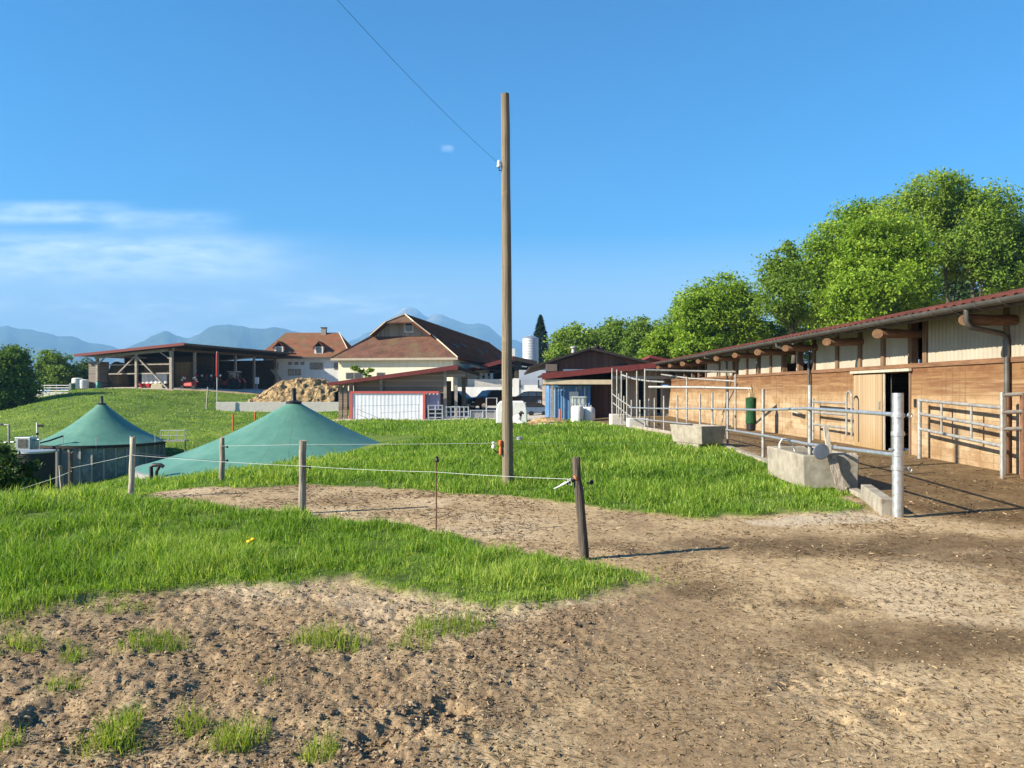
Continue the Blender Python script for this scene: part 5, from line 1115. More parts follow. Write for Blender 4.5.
MB().corr((-2.1,0,.9), (1,0,0), (0,0,1), 4.0, 1.4, .7, .05, (0,-1,0), 8, .02).build('cloth', white_plastic, t)
for x_ in (-2.1,1.9): MB().tube([(x_,0,-.1),(x_,0,2.5)], .04, 6).build('post', galv_dull, t)
o = MB().hexa([(-.9,-.6,0),(.9,-.6,0),(.75,.6,0),(-.75,.6,0),(-.75,-.45,.85),(.7,-.45,.75),(.6,.45,.8),(-.65,.45,.9)]).build('fodder_sack', M('straw_sack', (.46,.42,.28), (.34,.30,.19), 4, .8), bevel=.12); o.location = shp(-2.6,.8); tag(o, 'pale plump fodder sack on the ground behind the long brace', 'sack')
t = thing('hand_cart', 'red hand cart standing between the shed posts', 'cart', shp(-4.6,.9), rz)
MB().hexa([(-.7,-.4,.35),(.7,-.4,.35),(.7,.4,.35),(-.7,.4,.35),(-.85,-.5,.9),(.85,-.5,.9),(.85,.5,.9),(-.85,.5,.9)]).build('tray', red_paint, t)
for s in (-1,1): MB().lathe([(0,-.06),(.28,-.06),(.28,.06),(0,.06)], 16, (.1,s*.55,.28), 'y').build('wheel', black_rubber, t, True)
for s in (-1,1): MB().tube([(-.7,s*.3,.5),(-1.4,s*.3,1.15)], .03, 6).build('shaft', galv_dull, t)

# machines
def tractor(label, loc, rz_):
    t = thing('tractor', label, 'tractor', loc, rz_)     # front towards -x
    MB().hexa([(-2.0,-.36,.75),(-.3,-.38,.7),(-.3,.38,.7),(-2.0,.36,.75),(-1.95,-.33,1.25),(-.3,-.38,1.55),(-.3,.38,1.55),(-1.95,.33,1.25)]).build('bonnet', red_paint, t, bevel=.08)
    MB().hexa([(-2.02,-.30,.45),(.9,-.30,.45),(.9,.30,.45),(-2.02,.30,.45),(-2.02,-.26,.74),(.9,-.34,1.0),(.9,.34,1.0),(-2.02,.26,.74)]).build('chassis', dark_metal, t)
    cab = MB(); 
    for a_, b_ in [((-.3,-.6,1.0),(-.1,-.62,2.55)),((-.3,.6,1.0),(-.1,.62,2.55)),((1.0,-.6,1.1),(.95,-.62,2.55)),((1.0,.6,1.1),(.95,.62,2.55)),((-.3,-.6,1.02),(1.0,-.6,1.12)),((-.3,.6,1.02),(1.0,.6,1.12))]: cab.bar(a_, b_, .09)
    cb_ = cab.build('cab', black_plastic, t)
    MB().hexa([(-.28,-.57,1.05),(.98,-.57,1.12),(.98,.57,1.12),(-.28,.57,1.05),(-.09,-.59,2.5),(.93,-.59,2.5),(.93,.59,2.5),(-.09,.59,2.5)]).build('glazing', glass_dark, cb_)
    MB().box(-.35,1.2,-.78,.78,2.56,2.70).build('cab_roof', M('grey_cab_roof', (.38,.37,.36), (.3,.29,.28), 3, .5), cb_, bevel=.05)
    for s in (-1,1):
        k = MB(); R_ = .82; k.lathe([(R_*.55,-.24),(R_*.93,-.26),(R_,-.2),(R_,.2),(R_*.93,.26),(R_*.55,.24)], 28, (.75,s*.88,R_), 'y'); w_ = k.build('rear_wheel', black_rubber, t, True); k = MB(); k.lathe([(0,-.2),(R_*.3,-.22),(R_*.56,-.2),(R_*.56,.2),(R_*.3,.22),(0,.2)], 18, (.75,s*.88,R_), 'y'); k.build('rim', M('pale_rim', (.55,.55,.58), (.45,.45,.48), 3, .5), w_, True)
        k = MB(); R_ = .52; k.lathe([(R_*.55,-.17),(R_*.93,-.18),(R_,-.13),(R_,.13),(R_*.93,.18),(R_*.55,.17)], 22, (-1.5,s*.78,R_), 'y'); w_ = k.build('front_wheel', black_rubber, t, True); k = MB(); k.lathe([(0,-.14),(R_*.56,-.15),(R_*.56,.15),(0,.14)], 14, (-1.5,s*.78,R_), 'y'); k.build('rim', M('pale_rim_small', (.55,.55,.58), (.45,.45,.48), 3, .5), w_, True)
        pts = [(.75+.95*math.cos(a_), .82+.95*math.sin(a_)) for a_ in [math.radians(q) for q in range(20,171,15)]]; k = MB(); k.slab
        for (p, q) in zip(pts[:-1], pts[1:]): k.hexa([(p[0],s*.88-.28,p[1]),(p[0],s*.88+.28,p[1]),(q[0],s*.88+.28,q[1]),(q[0],s*.88-.28,q[1]),(p[0],s*.88-.28,p[1]+.05),(p[0],s*.88+.28,p[1]+.05),(q[0],s*.88+.28,q[1]+.05),(q[0],s*.88-.28,q[1]+.05)])
        k.build('mudguard', red_paint, t)
        MB().box(-2.01,-1.94,s*.22-.09,s*.22+.09,1.0,1.14).build('headlight', white_plastic, t)
    MB().tube([(-.6,.42,1.3),(-.6,.42,2.4)], .05, 8).build('exhaust', dark_metal, t)
    return t
tp = shp(2.6, 12.4)
tractor('red and black tractor with glazed cab parked at the machine shed', (XA(231.5,109), 109, 1.55), rz+math.radians(12))
rk = thing('hay_rake', 'red hay rake with folded white-tipped tine arms at the shed front', 'hay machine', (XA(190,103.2), 103.2, 1.52), math.radians(-20))
MB().hexa([(-.8,-.5,.55),(.8,-.5,.55),(.8,.5,.55),(-.8,.5,.55),(-.6,-.4,1.25),(.6,-.4,1.25),(.6,.4,1.25),(-.6,.4,1.25)]).build('gearbox', red_paint, rk, bevel=.1)
for s in (-1,1):
    k = MB(); k.lathe([(.2,-.1),(.33,-.11),(.36,-.06),(.36,.06),(.33,.11),(.2,.1)], 18, (s*.95,-.35,.36), 'y'); w_ = k.build('wheel', black_rubber, rk, True); k = MB(); k.lathe([(0,-.09),(.2,-.1),(.2,.1),(0,.09)], 12, (s*.95,-.35,.36), 'y'); k.build('rim', white_plastic, w_, True)
    MB().tube([(s*.5,0,1.2),(s*.9,0,2.1),(s*1.1,0,2.35)], .07, 8).build('arm', red_paint, rk)
    for q in range(3): MB().rock((s*(.75+.22*q),-.15,1.65+.3*q-.2*q*q), .16, q, 1, .2).build('tine_guard', white_plastic, rk, True)
MB().tube([(-1.5,-.1,1.2),(-.6,-.1,1.0),(.6,-.1,1.0),(1.5,-.1,1.2)], .06, 8).build('crossbar', red_paint, rk)
tl = thing('hay_tedder', 'long dark hay tedder with rows of white guards between rake and tractor', 'hay machine', (XA(209,105.5), 105.5, 1.52), math.radians(-25))
MB().bar((-2.3,0,1.25),(2.3,0,1.25),.16,.2).build('beam', dark_metal, tl)
for z in (.5,.85): MB().bar((-2.2,-.3,z),(2.2,-.3,z),.08).build('beam', dark_metal, tl)
for i in range(6):
    x_ = -2.1+.84*i; MB().tube([(x_,0,1.2),(x_+.1,-.1,1.9),(x_+.25,-.2,2.1)], .05, 7).build('arm', rust, tl)
    MB().rock((x_+.25,-.25,2.05), .17, i, 1, .25, (1.3,.6,1)).build('guard', white_plastic if i % 2 else red_paint, tl, True)
    MB().tube([(x_,-.3,.3),(x_,-.3,1.25)], .04, 6).build('tine_holder', rust, tl)
for s in (-1.8,1.8): MB().lathe([(0,-.1),(.36,-.1),(.36,.1),(0,.1)], 18, (s,-.45,.36), 'y').build('wheel', black_rubber, tl, True)
o = thing('banner_pole', 'thin pole with a furled red cloth before the machine shed', 'banner pole', (XA(217,86), 86, gz(XA(217,86),86)))
h_ = ZA(351.5,86)-o.location.z; MB().tube([(0,0,-.3),(0,0,h_)], .05, 8).build('shaft', galv, o); MB().lathe([(.07,h_-2.9),(.11,h_-2.7),(.12,h_-1.5),(.10,h_-.3),(.06,h_-.15)], 10).build('furled_cloth', red_paint, o, True)
post('fence_post', 'lone leaning grey post on the meadow beside the banner pole', 206.5, 387, 403, 84, .09, pale_wood, (.15,0), cat='fence post', group=None)
o = thing('meter_box', 'white meter box on a post at the far end of the machine shed', 'meter box', (XA(257,112), 112, 1.5)); MB().box(-.25,.25,-.15,.15,1.0,1.95).build('box', white_plastic, o, bevel=.02); MB().box(-.08,.08,-.08,.08,-.2,1.0).build('post', galv_dull, o)
# white barrier with rails on the meadow edge
d_ = 95.0; wf_ = thing('white_barrier', 'white barrier of slabs and grey rails at the meadow edge under the trees', 'barrier', (XA(52,d_), d_, ZA(399,d_)))
for px0, px1 in ((36,42),(43.8,49),(50,56),(57,62.5),(64.5,68)): MB().box(XA(px0,d_)-XA(52,d_), XA(px1,d_)-XA(52,d_), -.08, .08, .3, ZA(394.5,d_)-ZA(399,d_)+.3).build('slab', white_plastic, wf_)
for px in (35,43,56.5,68.5): x_ = XA(px,d_)-XA(52,d_); MB().tube([(x_,0,-.4),(x_,0,ZA(384.3,d_)-ZA(399,d_))], .06, 7).build('post', galv, wf_)
for py in (385.5,388,390.6,393): MB().tube([(XA(35,d_)-XA(52,d_),-.03,ZA(py,d_)-ZA(399,d_)),(XA(69,d_)-XA(52,d_),-.03,ZA(py,d_)-ZA(399,d_))], .06, 6).build('rail', galv, wf_)
o = thing('grey_drum', 'small grey green drum between barrier and wrapped bales', 'drum', (XA(72.5,100), 100, gz(XA(72.5,100),100))); MB().lathe([(.3,0),(.36,.05),(.36,.85),(.3,.9),(0,.9)], 14).build('drum', M('drum_green', (.16,.22,.17), (.11,.15,.12), 3, .5), o, True)
# ------------------------------------------------------------------ trees
def leaf_cloud(name, lobes, nleaf, size, mat, parent, rng, clump=.30, hollow=.55, flat=.6, base=.45, per=46, squash=1.0):
    """lobes: (centre, rx, ry, rz) -> many small leaves gathered in sub-clumps on and inside the lobes"""
    vol = np.array([(l[1]*l[2]*l[3])**(2/3) for l in lobes]); vol /= vol.sum(); PTS = []; TI = []; OUT = []
    for L, fr in zip(lobes, vol):
        c, rx, ry, rz_ = np.array(L[0]), L[1], L[2], L[3]; nc = max(5, int(nleaf*fr/per))
        dirs = rng.normal(size=(nc, 3)); dirs /= np.linalg.norm(dirs, axis=1)[:,None]
        rad = (hollow+(1-hollow)*rng.random(nc)**.6)*(1+.16*rng.normal(size=nc))
        cc = c+dirs*rad[:,None]*np.array([rx, ry, rz_])
        cs = clump*rng.uniform(.55, 1.25, nc)*min(rx, rz_)
        nper = rng.poisson(per, nc)+4
        idx = np.repeat(np.arange(nc), nper); n = len(idx)
        off = rng.normal(size=(n, 3))*np.array([1,1,flat])*cs[idx][:,None]*.62
        PTS.append(cc[idx]+off); tv = base+.17*rng.normal(size=nc); TI.append(tv[idx]+.12*rng.normal(size=n)); OUT.append(dirs[idx])
    p = np.concatenate(PTS); ti = np.clip(np.concatenate(TI), 0, 1); out = np.concatenate(OUT); n = len(p)
    nr = rng.normal(size=(n, 3))*.75+out*.55+np.array([0,0,.45]); nr /= np.linalg.norm(nr, axis=1)[:,None]
    a = np.cross(nr, rng.normal(size=(n, 3))); a /= np.linalg.norm(a, axis=1)[:,None]+1e-9; b = np.cross(nr, a)
    s = size*rng.uniform(.6, 1.4, n)[:,None]
    V = np.stack([p-a*s, p-b*s*.55+nr*s*.12, p+a*s, p+b*s*.55+nr*s*.12], 1).reshape(-1, 3)
    T = np.ones((n*4, 4)); T[:,0] = np.repeat(ti, 4)
    if parent is not None: V = V-np.array(parent.location)
    o = fast_mesh(name, V, np.arange(n*4), np.full(n, 4), mat, T, False)
    if parent is not None: o.parent = parent
    return o
def tree(name, label, d, lobes, trunk, nleaf, size, mat, seed, group=None, limb_r=.5, trunks=None, dz=.75, **kw):
    """lobes in photo terms (px, py, half width px, half height px[, depth offset m]); trunk (px, ground z, radius)"""
    rng = np.random.default_rng(seed); L = []
    for l in lobes:
        dd = d+(l[4] if len(l) > 4 else rng.uniform(-1.5, 1.5)); c = P(l[0], l[1], dd); L.append((c, l[2]/F*dd, dz*(l[2]+l[3])/2/F*dd, l[3]/F*dd))
    x0 = XA(trunk[0], d); t = thing(name, label, 'tree', (x0, d, trunk[1]), 0, group)
    m = MB(); rr = random.Random(seed); tops = []
    for k, (tpx, toff) in enumerate(trunks or [(trunk[0], 0)]):
        base = Vector((XA(tpx, d)-x0, toff, -.4)); zt_ = max(l[0].z for l in L)-trunk[1]
        top = Vector((base.x+rr.uniform(-.6,.6), toff+rr.uniform(-.4,.4), zt_*rr.uniform(.70,.84)))
        pts = [base.lerp(top, i/6)+Vector((rr.gauss(0,.12), rr.gauss(0,.12), 0))*(i > 0) for i in range(7)]
        m.tube(pts, [trunk[2]*(1-.82*i/6)*(1.25 if i == 0 else 1) for i in range(7)], 9); tops.append(pts)
    for l in L:
        c = l[0]-Vector((x0, d, trunk[1])); pts0 = min(tops, key=lambda q: abs(q[3].x-c.x))
        for q in range(3):
            e = c+Vector((rr.uniform(-.6,.6)*l[1], rr.uniform(-.5,.5)*l[2], rr.uniform(-.3,.6)*l[3]))
            cand = [p for p in pts0 if p.z < e.z-.6] or [pts0[1]]; s = cand[-1] if q == 0 else rr.choice(cand[len(cand)//2:])
            mid = s.lerp(e, .5)+Vector((0,0,-.12*(e-s).length*.4)); r_ = trunk[2]*limb_r*rr.uniform(.35,.7)
            m.tube([s, s.lerp(mid,.5)+Vector((rr.gauss(0,.1),0,.05)), mid, e], [r_, r_*.75, r_*.55, r_*.15], 6, False)
    m.build('trunk', bark, t, True)
    leaf_cloud('crown', [(l[0], l[1]*1.05, l[2]*1.05, l[3]*1.05) for l in L], int(nleaf*3.2), size*.70, mat, t, rng, **dict(kw, clump=kw.get('clump', .3)*1.12)); return t
gt = 'deciduous trees behind the cattle barn'
tree('deciduous_tree', 'tallest tree, open crown on several slim trunks above the barn roof', 62, [(940,192,30,20),(915,215,32,22),(960,225,26,26),(930,248,34,20),(898,240,22,22),(960,262,22,16)], (925,0,.32), 9000, .17, leaf_mid, 11, gt, trunks=[(905,0),(926,.8),(945,-.6),(915,1.2)], clump=.36, base=.62)
tree('deciduous_tree', 'round-topped darker tree with bare lower stems at the edge of the grove', 60, [(992,215,24,26),(1005,245,26,26),(978,245,24,24),(1000,272,26,20),(1022,262,18,24)], (990,0,.30), 9000, .17, leaf_mid, 12, gt, trunks=[(975,0),(1000,.6),(988,-.5)], clump=.33, base=.40)
tree('deciduous_tree', 'dense bright green rounded tree in the middle of the grove', 54, [(880,240,34,24),(862,268,30,22),(905,262,28,24),(880,290,40,26),(855,305,26,22),(912,295,24,24),(880,318,38,18)], (880,0,.30), 13000, .16, leaf_bright, 13, gt, clump=.30, base=.55)
tree('deciduous_tree', 'broad light green tree at the sloping flank of the grove', 66, [(868,222,30,20),(840,240,28,22),(820,262,24,24),(832,288,24,24),(812,300,18,24),(850,262,26,24)], (835,0,.28), 9500, .18, leaf_bright, 14, gt, clump=.34, base=.50)
tree('deciduous_tree', 'slim upright tree with visible stem standing clear of the grove', 60, [(783,258,12,13),(776,276,17,16),(792,284,15,18),(779,300,19,16),(790,316,16,12)], (789,0,.22), 3600, .17, leaf_mid, 15, gt, clump=.42, base=.42)
tree('deciduous_tree', 'large round bright tree above the near end of the red lean-to', 70, [(722,296,28,20),(742,312,24,22),(702,312,24,22),(722,328,36,22),(745,342,24,16),(700,345,26,16)], (722,0,.3), 9500, .19, leaf_bright, 16, gt, clump=.30, base=.52)
tree('deciduous_tree', 'low spreading tree filling the gap under the slim upright tree', 72, [(770,335,22,16),(805,325,22,18),(790,350,30,14),(828,330,20,16)], (795,0,.22), 4500, .20, leaf_mid, 17, gt, clump=.34, base=.42)
tree('deciduous_tree', 'rear tree rising beside the large round bright tree', 84, [(692,310,18,18),(680,328,16,16),(700,330,18,18)], (690,0,.25), 3500, .22, leaf_mid, 18, gt, clump=.34, base=.60)
gt2 = 'far trees behind the brown gabled barn'
tree('deciduous_tree', 'rounded pale green far tree next to the conifer', 100, [(575,342,20,15),(562,352,14,13),(588,354,16,12)], (575,0,.3), 3600, .26, leaf_mid, 19, gt2, clump=.32, base=.60)
tree('deciduous_tree', 'far tree with domed top behind the roof vents', 100, [(613,338,19,17),(600,354,14,13),(626,354,15,13)], (613,0,.3), 3600, .26, leaf_mid, 20, gt2, clump=.32, base=.42)
tree('deciduous_tree', 'darker far tree between the domed tree and the bright low tree', 96, [(645,335,16,16),(637,350,14,14),(655,350,15,14)], (645,0,.3), 3600, .25, leaf_mid, 21, gt2, clump=.32, base=.32)
tree('deciduous_tree', 'bright low bushy tree directly behind the red annex roof', 74, [(668,340,16,14),(655,352,14,11),(682,348,16,13)], (668,0,.25), 3600, .20, leaf_bright, 22, gt2, clump=.32, base=.55)
tree('deciduous_tree', 'dark tree seen through the slender trunks of the grove', 82, [(985,285,40,22),(940,295,36,22),(1030,280,30,26),(900,300,30,22),(850,318,34,18)], (960,0,.3), 8500, .24, leaf_dark, 23, gt, clump=.34, base=.45)
gt3 = 'trees beyond the meadow'
tree('deciduous_tree', 'big dark dense tree cut by the picture edge beyond the meadow', 90, [(10,362,20,16),(-10,375,22,22),(18,380,18,18),(5,398,22,14),(-20,395,20,20),(26,392,9,10)], (6,-2.5,.4), 9000, .24, leaf_mid, 24, gt3, clump=.30, base=.12, hollow=.45)
tree('deciduous_tree', 'loose airy tree standing above the white barrier', 125, [(48,362,9,10),(60,368,11,12),(46,374,9,10),(72,374,9,9),(56,381,13,8)], (52,-2,.3), 3200, .28, leaf_mid, 25, gt3, clump=.40, base=.22)
tree('deciduous_tree', 'small dark tree just outside the machine shed wall', 128, [(88,371,10,9),(97,376,10,10),(82,381,9,8)], (89,-1,.3), 2400, .28, leaf_dark, 26, gt3, clump=.36, base=.5)
# conifer
d = 132.0; rng = np.random.default_rng(40); cx_ = XA(540.5,d); zt, zb = ZA(314.5,d), ZA(358,d)-3
co = thing('conifer', 'narrow dark conifer beside the metal feed silo', 'tree', (cx_, d, .4))
MB().tube([(0,0,-.3),(0,0,(zb-.4)),(0,0,zt-.9)], [.25,.2,.03], 8).build('trunk', bark, co, True)
n = 15000; f = rng.random(n)**.7; z = zt-f*(zt-zb); th = rng.uniform(0, 2*np.pi, n); lay = .78+.3*np.abs(np.sin(z*3.1+np.sin(th*3)*.8)); R_ = (.16+2.5*f**.85)*lay*rng.uniform(.55,1.08,n)
p = np.stack([cx_+R_*np.cos(th), d+R_*np.sin(th), z-R_*.25], 1); a = np.stack([np.cos(th), np.sin(th), -.35+.2*rng.normal(size=n)], 1); b = np.cross(a, np.array([0,0,1.]))+.3*rng.normal(size=(n,3)); s = rng.uniform(.10,.24,n)[:,None]
V = np.stack([p-a*s, p-b*s*.4, p+a*s, p+b*s*.4], 1).reshape(-1,3)-np.array(co.location); T = np.ones((n*4,4)); T[:,0] = np.repeat(np.clip(.45+.25*rng.normal(size=n),0,1),4)
o = fast_mesh('crown', V, np.arange(n*4), np.full(n,4), needle, T); o.parent = co
# shrubs
def shrub(label, lobes, d, z0, nleaf, size, mat, seed, name='bush', **kw):
    rng = np.random.default_rng(seed); L = []
    for l in lobes:
        dd = d+(l[4] if len(l) > 4 else 0); L.append((P(l[0], l[1], dd), l[2]/F*dd, .8*l[2]/F*dd, l[3]/F*dd))
    c = L[0][0]; t = thing(name, label, 'bush', (c.x, d, z0)); m = MB(); rr = random.Random(seed)
    for l in L:
        for q in range(5):
            e = l[0]-t.location+Vector((rr.uniform(-.7,.7)*l[1], rr.uniform(-.5,.5)*l[2], rr.uniform(-.2,.7)*l[3])); s = Vector((e.x*.5, e.y*.5, -.2)); m.tube([s, s.lerp(e,.5)+Vector((0,0,.1)), e], [.018,.013,.005], 5, False)
    m.build('stems', bark, t, True); leaf_cloud('foliage', L, nleaf, size, mat, t, rng, **kw); return t
shrub('dark leafy bush at the picture edge in front of the slurry pit', [(8,472,22,26),(-12,478,30,34),(24,480,16,18,.4),(-2,455,16,16),(38,488,11,9,.5),(-45,480,34,36)], 13.6, -.5, 7500, .038, leaf_dark, 50, clump=.36, hollow=.35, base=.42)
shrub('small leafy shrub behind the red roof edge of the wooden shed', [(362,371,5,6),(354,368,4,3),(370,374,6,4)], 80, -.3, 420, .14, leaf_mid, 51, clump=.45, base=.5)

# ------------------------------------------------------------------ mountains
rock_mat = newmat('mountain'); v_ = rock_mat.coord('Object'); z_ = rock_mat.sep(v_)[2]
nz = rock_mat.noise(v_, .004, 8, .6); nn = rock_mat.n('ShaderNodeNewGeometry')
c_ = rock_mat.ramp(nz, [(.38, (.025,.045,.02)), (.55, (.05,.075,.03)), (.68, (.12,.12,.09))])
hz = rock_mat.math('ADD', z_, rock_mat.math('MULTIPLY', nz, 600)); c_ = rock_mat.mix(rock_mat.ramp(rock_mat.math('DIVIDE', hz, 1600), [(.62, 0), (.75, 1)]), c_, (.22,.22,.21))
sn = rock_mat.noise(rock_mat.coord('Object', (1,1,.6)), .006, 6, .7); c_ = rock_mat.mix(rock_mat.math('MULTIPLY', rock_mat.ramp(rock_mat.math('DIVIDE', z_, 1600), [(.50, 0), (.66, 1)]), rock_mat.ramp(sn, [(.55, 0), (.60, .7)])), c_, (.75,.76,.78))
rock_mat.bsdf(c_, .95, 0, None, .1)
def ridge(label, prof, d, seed, width=2200):
    px = np.array([p[0] for p in prof], float); py = np.array([p[1] for p in prof], float); n = 260; m_ = 46
    q = np.linspace(px[0], px[-1], n); yy = np.interp(q, px, py); X = (q-CX)/F*d; Ztop = EYE-(yy-HY)/F*d
    Ztop = np.convolve(np.pad(Ztop, 1, 'edge'), np.ones(3)/3, 'valid'); Z0 = -150.0
    Ztop = Ztop+fbm(X/130, X*0+seed, 5, seed)*26
    V = []; 
    for j in range(m_):
        u = j/(m_-1)*2-1; fall = (1-abs(u)**1.25)
        yv = d+u*width+120*fbm(X/900, X*0+j*.02, 3, seed+1)*(1-fall)
        spur = fbm(X/420, X*0+u*3.2, 5, seed+2)
        Zv = Z0+(Ztop-Z0)*np.clip(fall*(1+.28*spur*(1-fall)*2.2), 0, 1.0)
        V.append(np.stack([X*(yv/d if j < m_ else 1), yv, Zv], 1))
    V = np.concatenate(V); i = np.arange(n*m_).reshape(m_, n); Q = np.stack([i[:-1,:-1], i[:-1,1:], i[1:,1:], i[1:,:-1]], -1).reshape(-1,4)
    o = fast_mesh('mountain', V, Q.ravel(), np.full(len(Q),4), rock_mat.m, None, True); tag(o, None, None, None, 'structure'); return o
ridge('', [(-420,350),(-300,322),(-200,336),(-100,318),(-40,330),(-10,329),(8,325),(20,328),(40,333),(58,337),(72,336),(90,342),(110,347),(130,352),(160,362),(210,378),(260,388)], 7500, 101)
ridge('', [(60,380),(110,358),(132,346),(145,339),(152,333.5),(163,331),(178,334.5),(190,337),(198,335),(208,328),(222,324),(238,323.5),(252,327.5),(264,327),(276,326),(288,329.5),(300,332),(330,345),(370,362),(430,380),(470,388)], 7000, 102)
ridge('', [(230,385),(300,362),(340,346),(355,338),(370,333),(385,324),(397,312),(404,307.5),(410,307),(418,309.5),(427,317),(434,314),(441,313.5),(450,317),(460,321),(468,325.5),(474,323),(481,322.5),(488,326),(496,333),(504,338),(516,339),(530,345),(560,352),(620,366),(700,384)], 9000, 103, 2200)
# hazy valley hills at the foot
# ------------------------------------------------------------------ grass
def grass_zone(n, y0, y1, hlo, hhi, wk, tint0, seed, thr=.5, dry=0):
    x, y = lawn_points(n, y0, y1)
    gm, sd = grass_mask(x, y); k = (gm > RNG.uniform(.25, .75, n)); x, y, sd = x[k], y[k], sd[k]
    r1 = np.hypot(x+8.5, y-30); r2 = np.hypot(x+29.3, y-55); k = (r1 > 5.5) & (r2 > 4.15)
    x, y, sd = x[k], y[k], sd[k]; n = len(x)
    cl = fbm(x*1.1, y*1.1, 3, seed); c2 = fbm(x*.35, y*.35, 3, seed+5)
    c3 = fbm(x*3.2, y*3.2, 2, seed+7)
    k = RNG.uniform(-.7, .45, n) < c3*1.3+.22
    x, y, sd, cl, c2, c3 = [q[k] for q in (x, y, sd, cl, c2, c3)]; n = len(x)
    h = RNG.uniform(hlo, hhi, n)*(1+.55*cl+1.2*np.maximum(c3-.08, -.3))*np.clip(.35+sd*1.1, .3, 1); w = np.maximum(.006, wk*y)*RNG.uniform(.7, 1.4, n)
    z = HR(x, y); ti = np.clip(tint0+.28*c2+.16*cl+.22*RNG.normal(size=n), 0, 1)
    return x, y, z, h, w, ti
Z = [grass_zone(240000, 4.2, 9.5, .05, .155, .00085, .52, 61), grass_zone(230000, 9.5, 22, .06, .17, .0010, .52, 61), grass_zone(220000, 22, 60, .07, .20, .0009, .48, 61), grass_zone(170000, 60, 106, .06, .15, .0008, .50, 61)]
A = [np.concatenate([z[i] for z in Z]) for i in range(6)]
g = blades('grass', *A, grass_m, .85); g['kind'] = 'stuff'
# paler dry blades along the ragged edges and in the sparse tufts
n = 150000; x, y = lawn_points(n, 2.9, 12); tm = tuft_mask(x, y); gm, sd = grass_mask(x, y)
k = (tm > RNG.uniform(.12, .85, n)) | ((np.abs(sd) < .22) & (RNG.random(n) < .10)); x, y = x[k], y[k]; n = len(x); tmk = tm[k]
h = RNG.uniform(.03, .12, n)*(.6+1.0*np.clip(tmk, 0, 1)); g2 = blades('tuft_grass', x, y, HR(x, y), h, np.maximum(.0045, .0008*y)*RNG.uniform(.7,1.3,n), np.clip(.28+.25*fbm(x*1.3, y*1.3, 2, 90)+.15*RNG.normal(size=n),0,1), dry_grass, .6); g2['kind'] = 'stuff'
# ------------------------------------------------------------------ crumbs of soil, stones and straw on the bare ground
ico_v = []; 
import bmesh
bm = bmesh.new(); bmesh.ops.create_icosphere(bm, subdivisions=1, radius=1); ico = np.array([v.co[:] for v in bm.verts]); icf = np.array([[v.index for v in f.verts] for f in bm.faces]); bm.free()
def crumbs(name, n, y0, y1, slo, shi, mat, cond, seed, power=2.2):
    rng = np.random.default_rng(seed); x, y = lawn_points(n, y0, y1, 37); k = cond(x, y, rng); x, y = x[k], y[k]; n = len(x); s = slo+(shi-slo)*rng.random(n)**power; z = HR(x, y)
    nv = len(ico); V = ico[None]*(1+.33*rng.normal(size=(n, nv, 1)))*s[:,None,None]*np.stack([rng.uniform(.7,1.4,n), rng.uniform(.7,1.3,n), rng.uniform(.35,.7,n)], 1)[:,None,:]
    V = V+np.stack([x, y, z+s*.22], 1)[:,None,:]; Fc = (icf[None]+(np.arange(n)*nv)[:,None,None]).reshape(-1,3)
    T = np.ones((n*nv,4)); T[:,0] = np.repeat(rng.random(n), nv); T[:,1] = T[:,0]; T[:,2] = T[:,0]
    o = fast_mesh(name, V.reshape(-1,3), Fc.ravel(), np.full(len(Fc),3), mat, T, False); o['kind'] = 'stuff'; return o
def tint_mat(name, stops, rough=.95):
    t = newmat(name); a = t.n('ShaderNodeAttribute', attribute_name='tint'); s = t.n('ShaderNodeSeparateColor'); t.l(a.outputs['Color'], s.inputs[0]); c = t.ramp(s.outputs[0], stops)
    t.bsdf(c, rough, 0, t.bump(t.noise(t.coord('Object'), 60, 4, .7), .5, .01), .15); return t.m
crumb_m = tint_mat('soil_crumbs', [(0,(.10,.066,.036)),(.35,(.20,.14,.08)),(.8,(.30,.22,.133)),(1,(.38,.29,.18))]); clod_m = tint_mat('soil_clods', [(0,(.12,.078,.042)),(.5,(.22,.153,.09)),(1,(.34,.255,.158))]); straw_m = tint_mat('straw_bits', [(0,(.05,.031,.015)),(.62,(.14,.092,.047)),(.9,(.28,.20,.11)),(1,(.44,.34,.20))])
def notgrass(x, y): return grass_mask(x, y)[0] < .35
def c_rough(x, y, rng):
    w = sstep(-.1, .4, sdist(PR, x, y))*.95+.02; hole = np.zeros(len(x))
    for px, py, r_ in ((440,718,.28),(385,745,.25),(215,690,.25),(300,588,.5),(60,725,.3),(150,605,.4),(420,600,.35),(90,640,.4)):
        gx, gy = GP(px, py); hole = np.maximum(hole, sstep(r_, r_*.4, np.hypot(x-gx, y-gy)))
    return notgrass(x, y) & (rng.random(len(x)) < np.clip(w*(.22+.5*(fbm(x*1.7, y*1.7, 3, 8) > .05))+hole*.9, 0, 1))
crumbs('soil_clods', 26000, 2.7, 9, .004, .019, clod_m, c_rough, 71, 3.5)
crumbs('soil_crumbs', 150000, 2.7, 14, .0022, .0085, crumb_m, lambda x, y, r: notgrass(x, y) & (r.random(len(x)) < .16+.62*sstep(-.2, .3, sdist(PR, x, y))), 72)
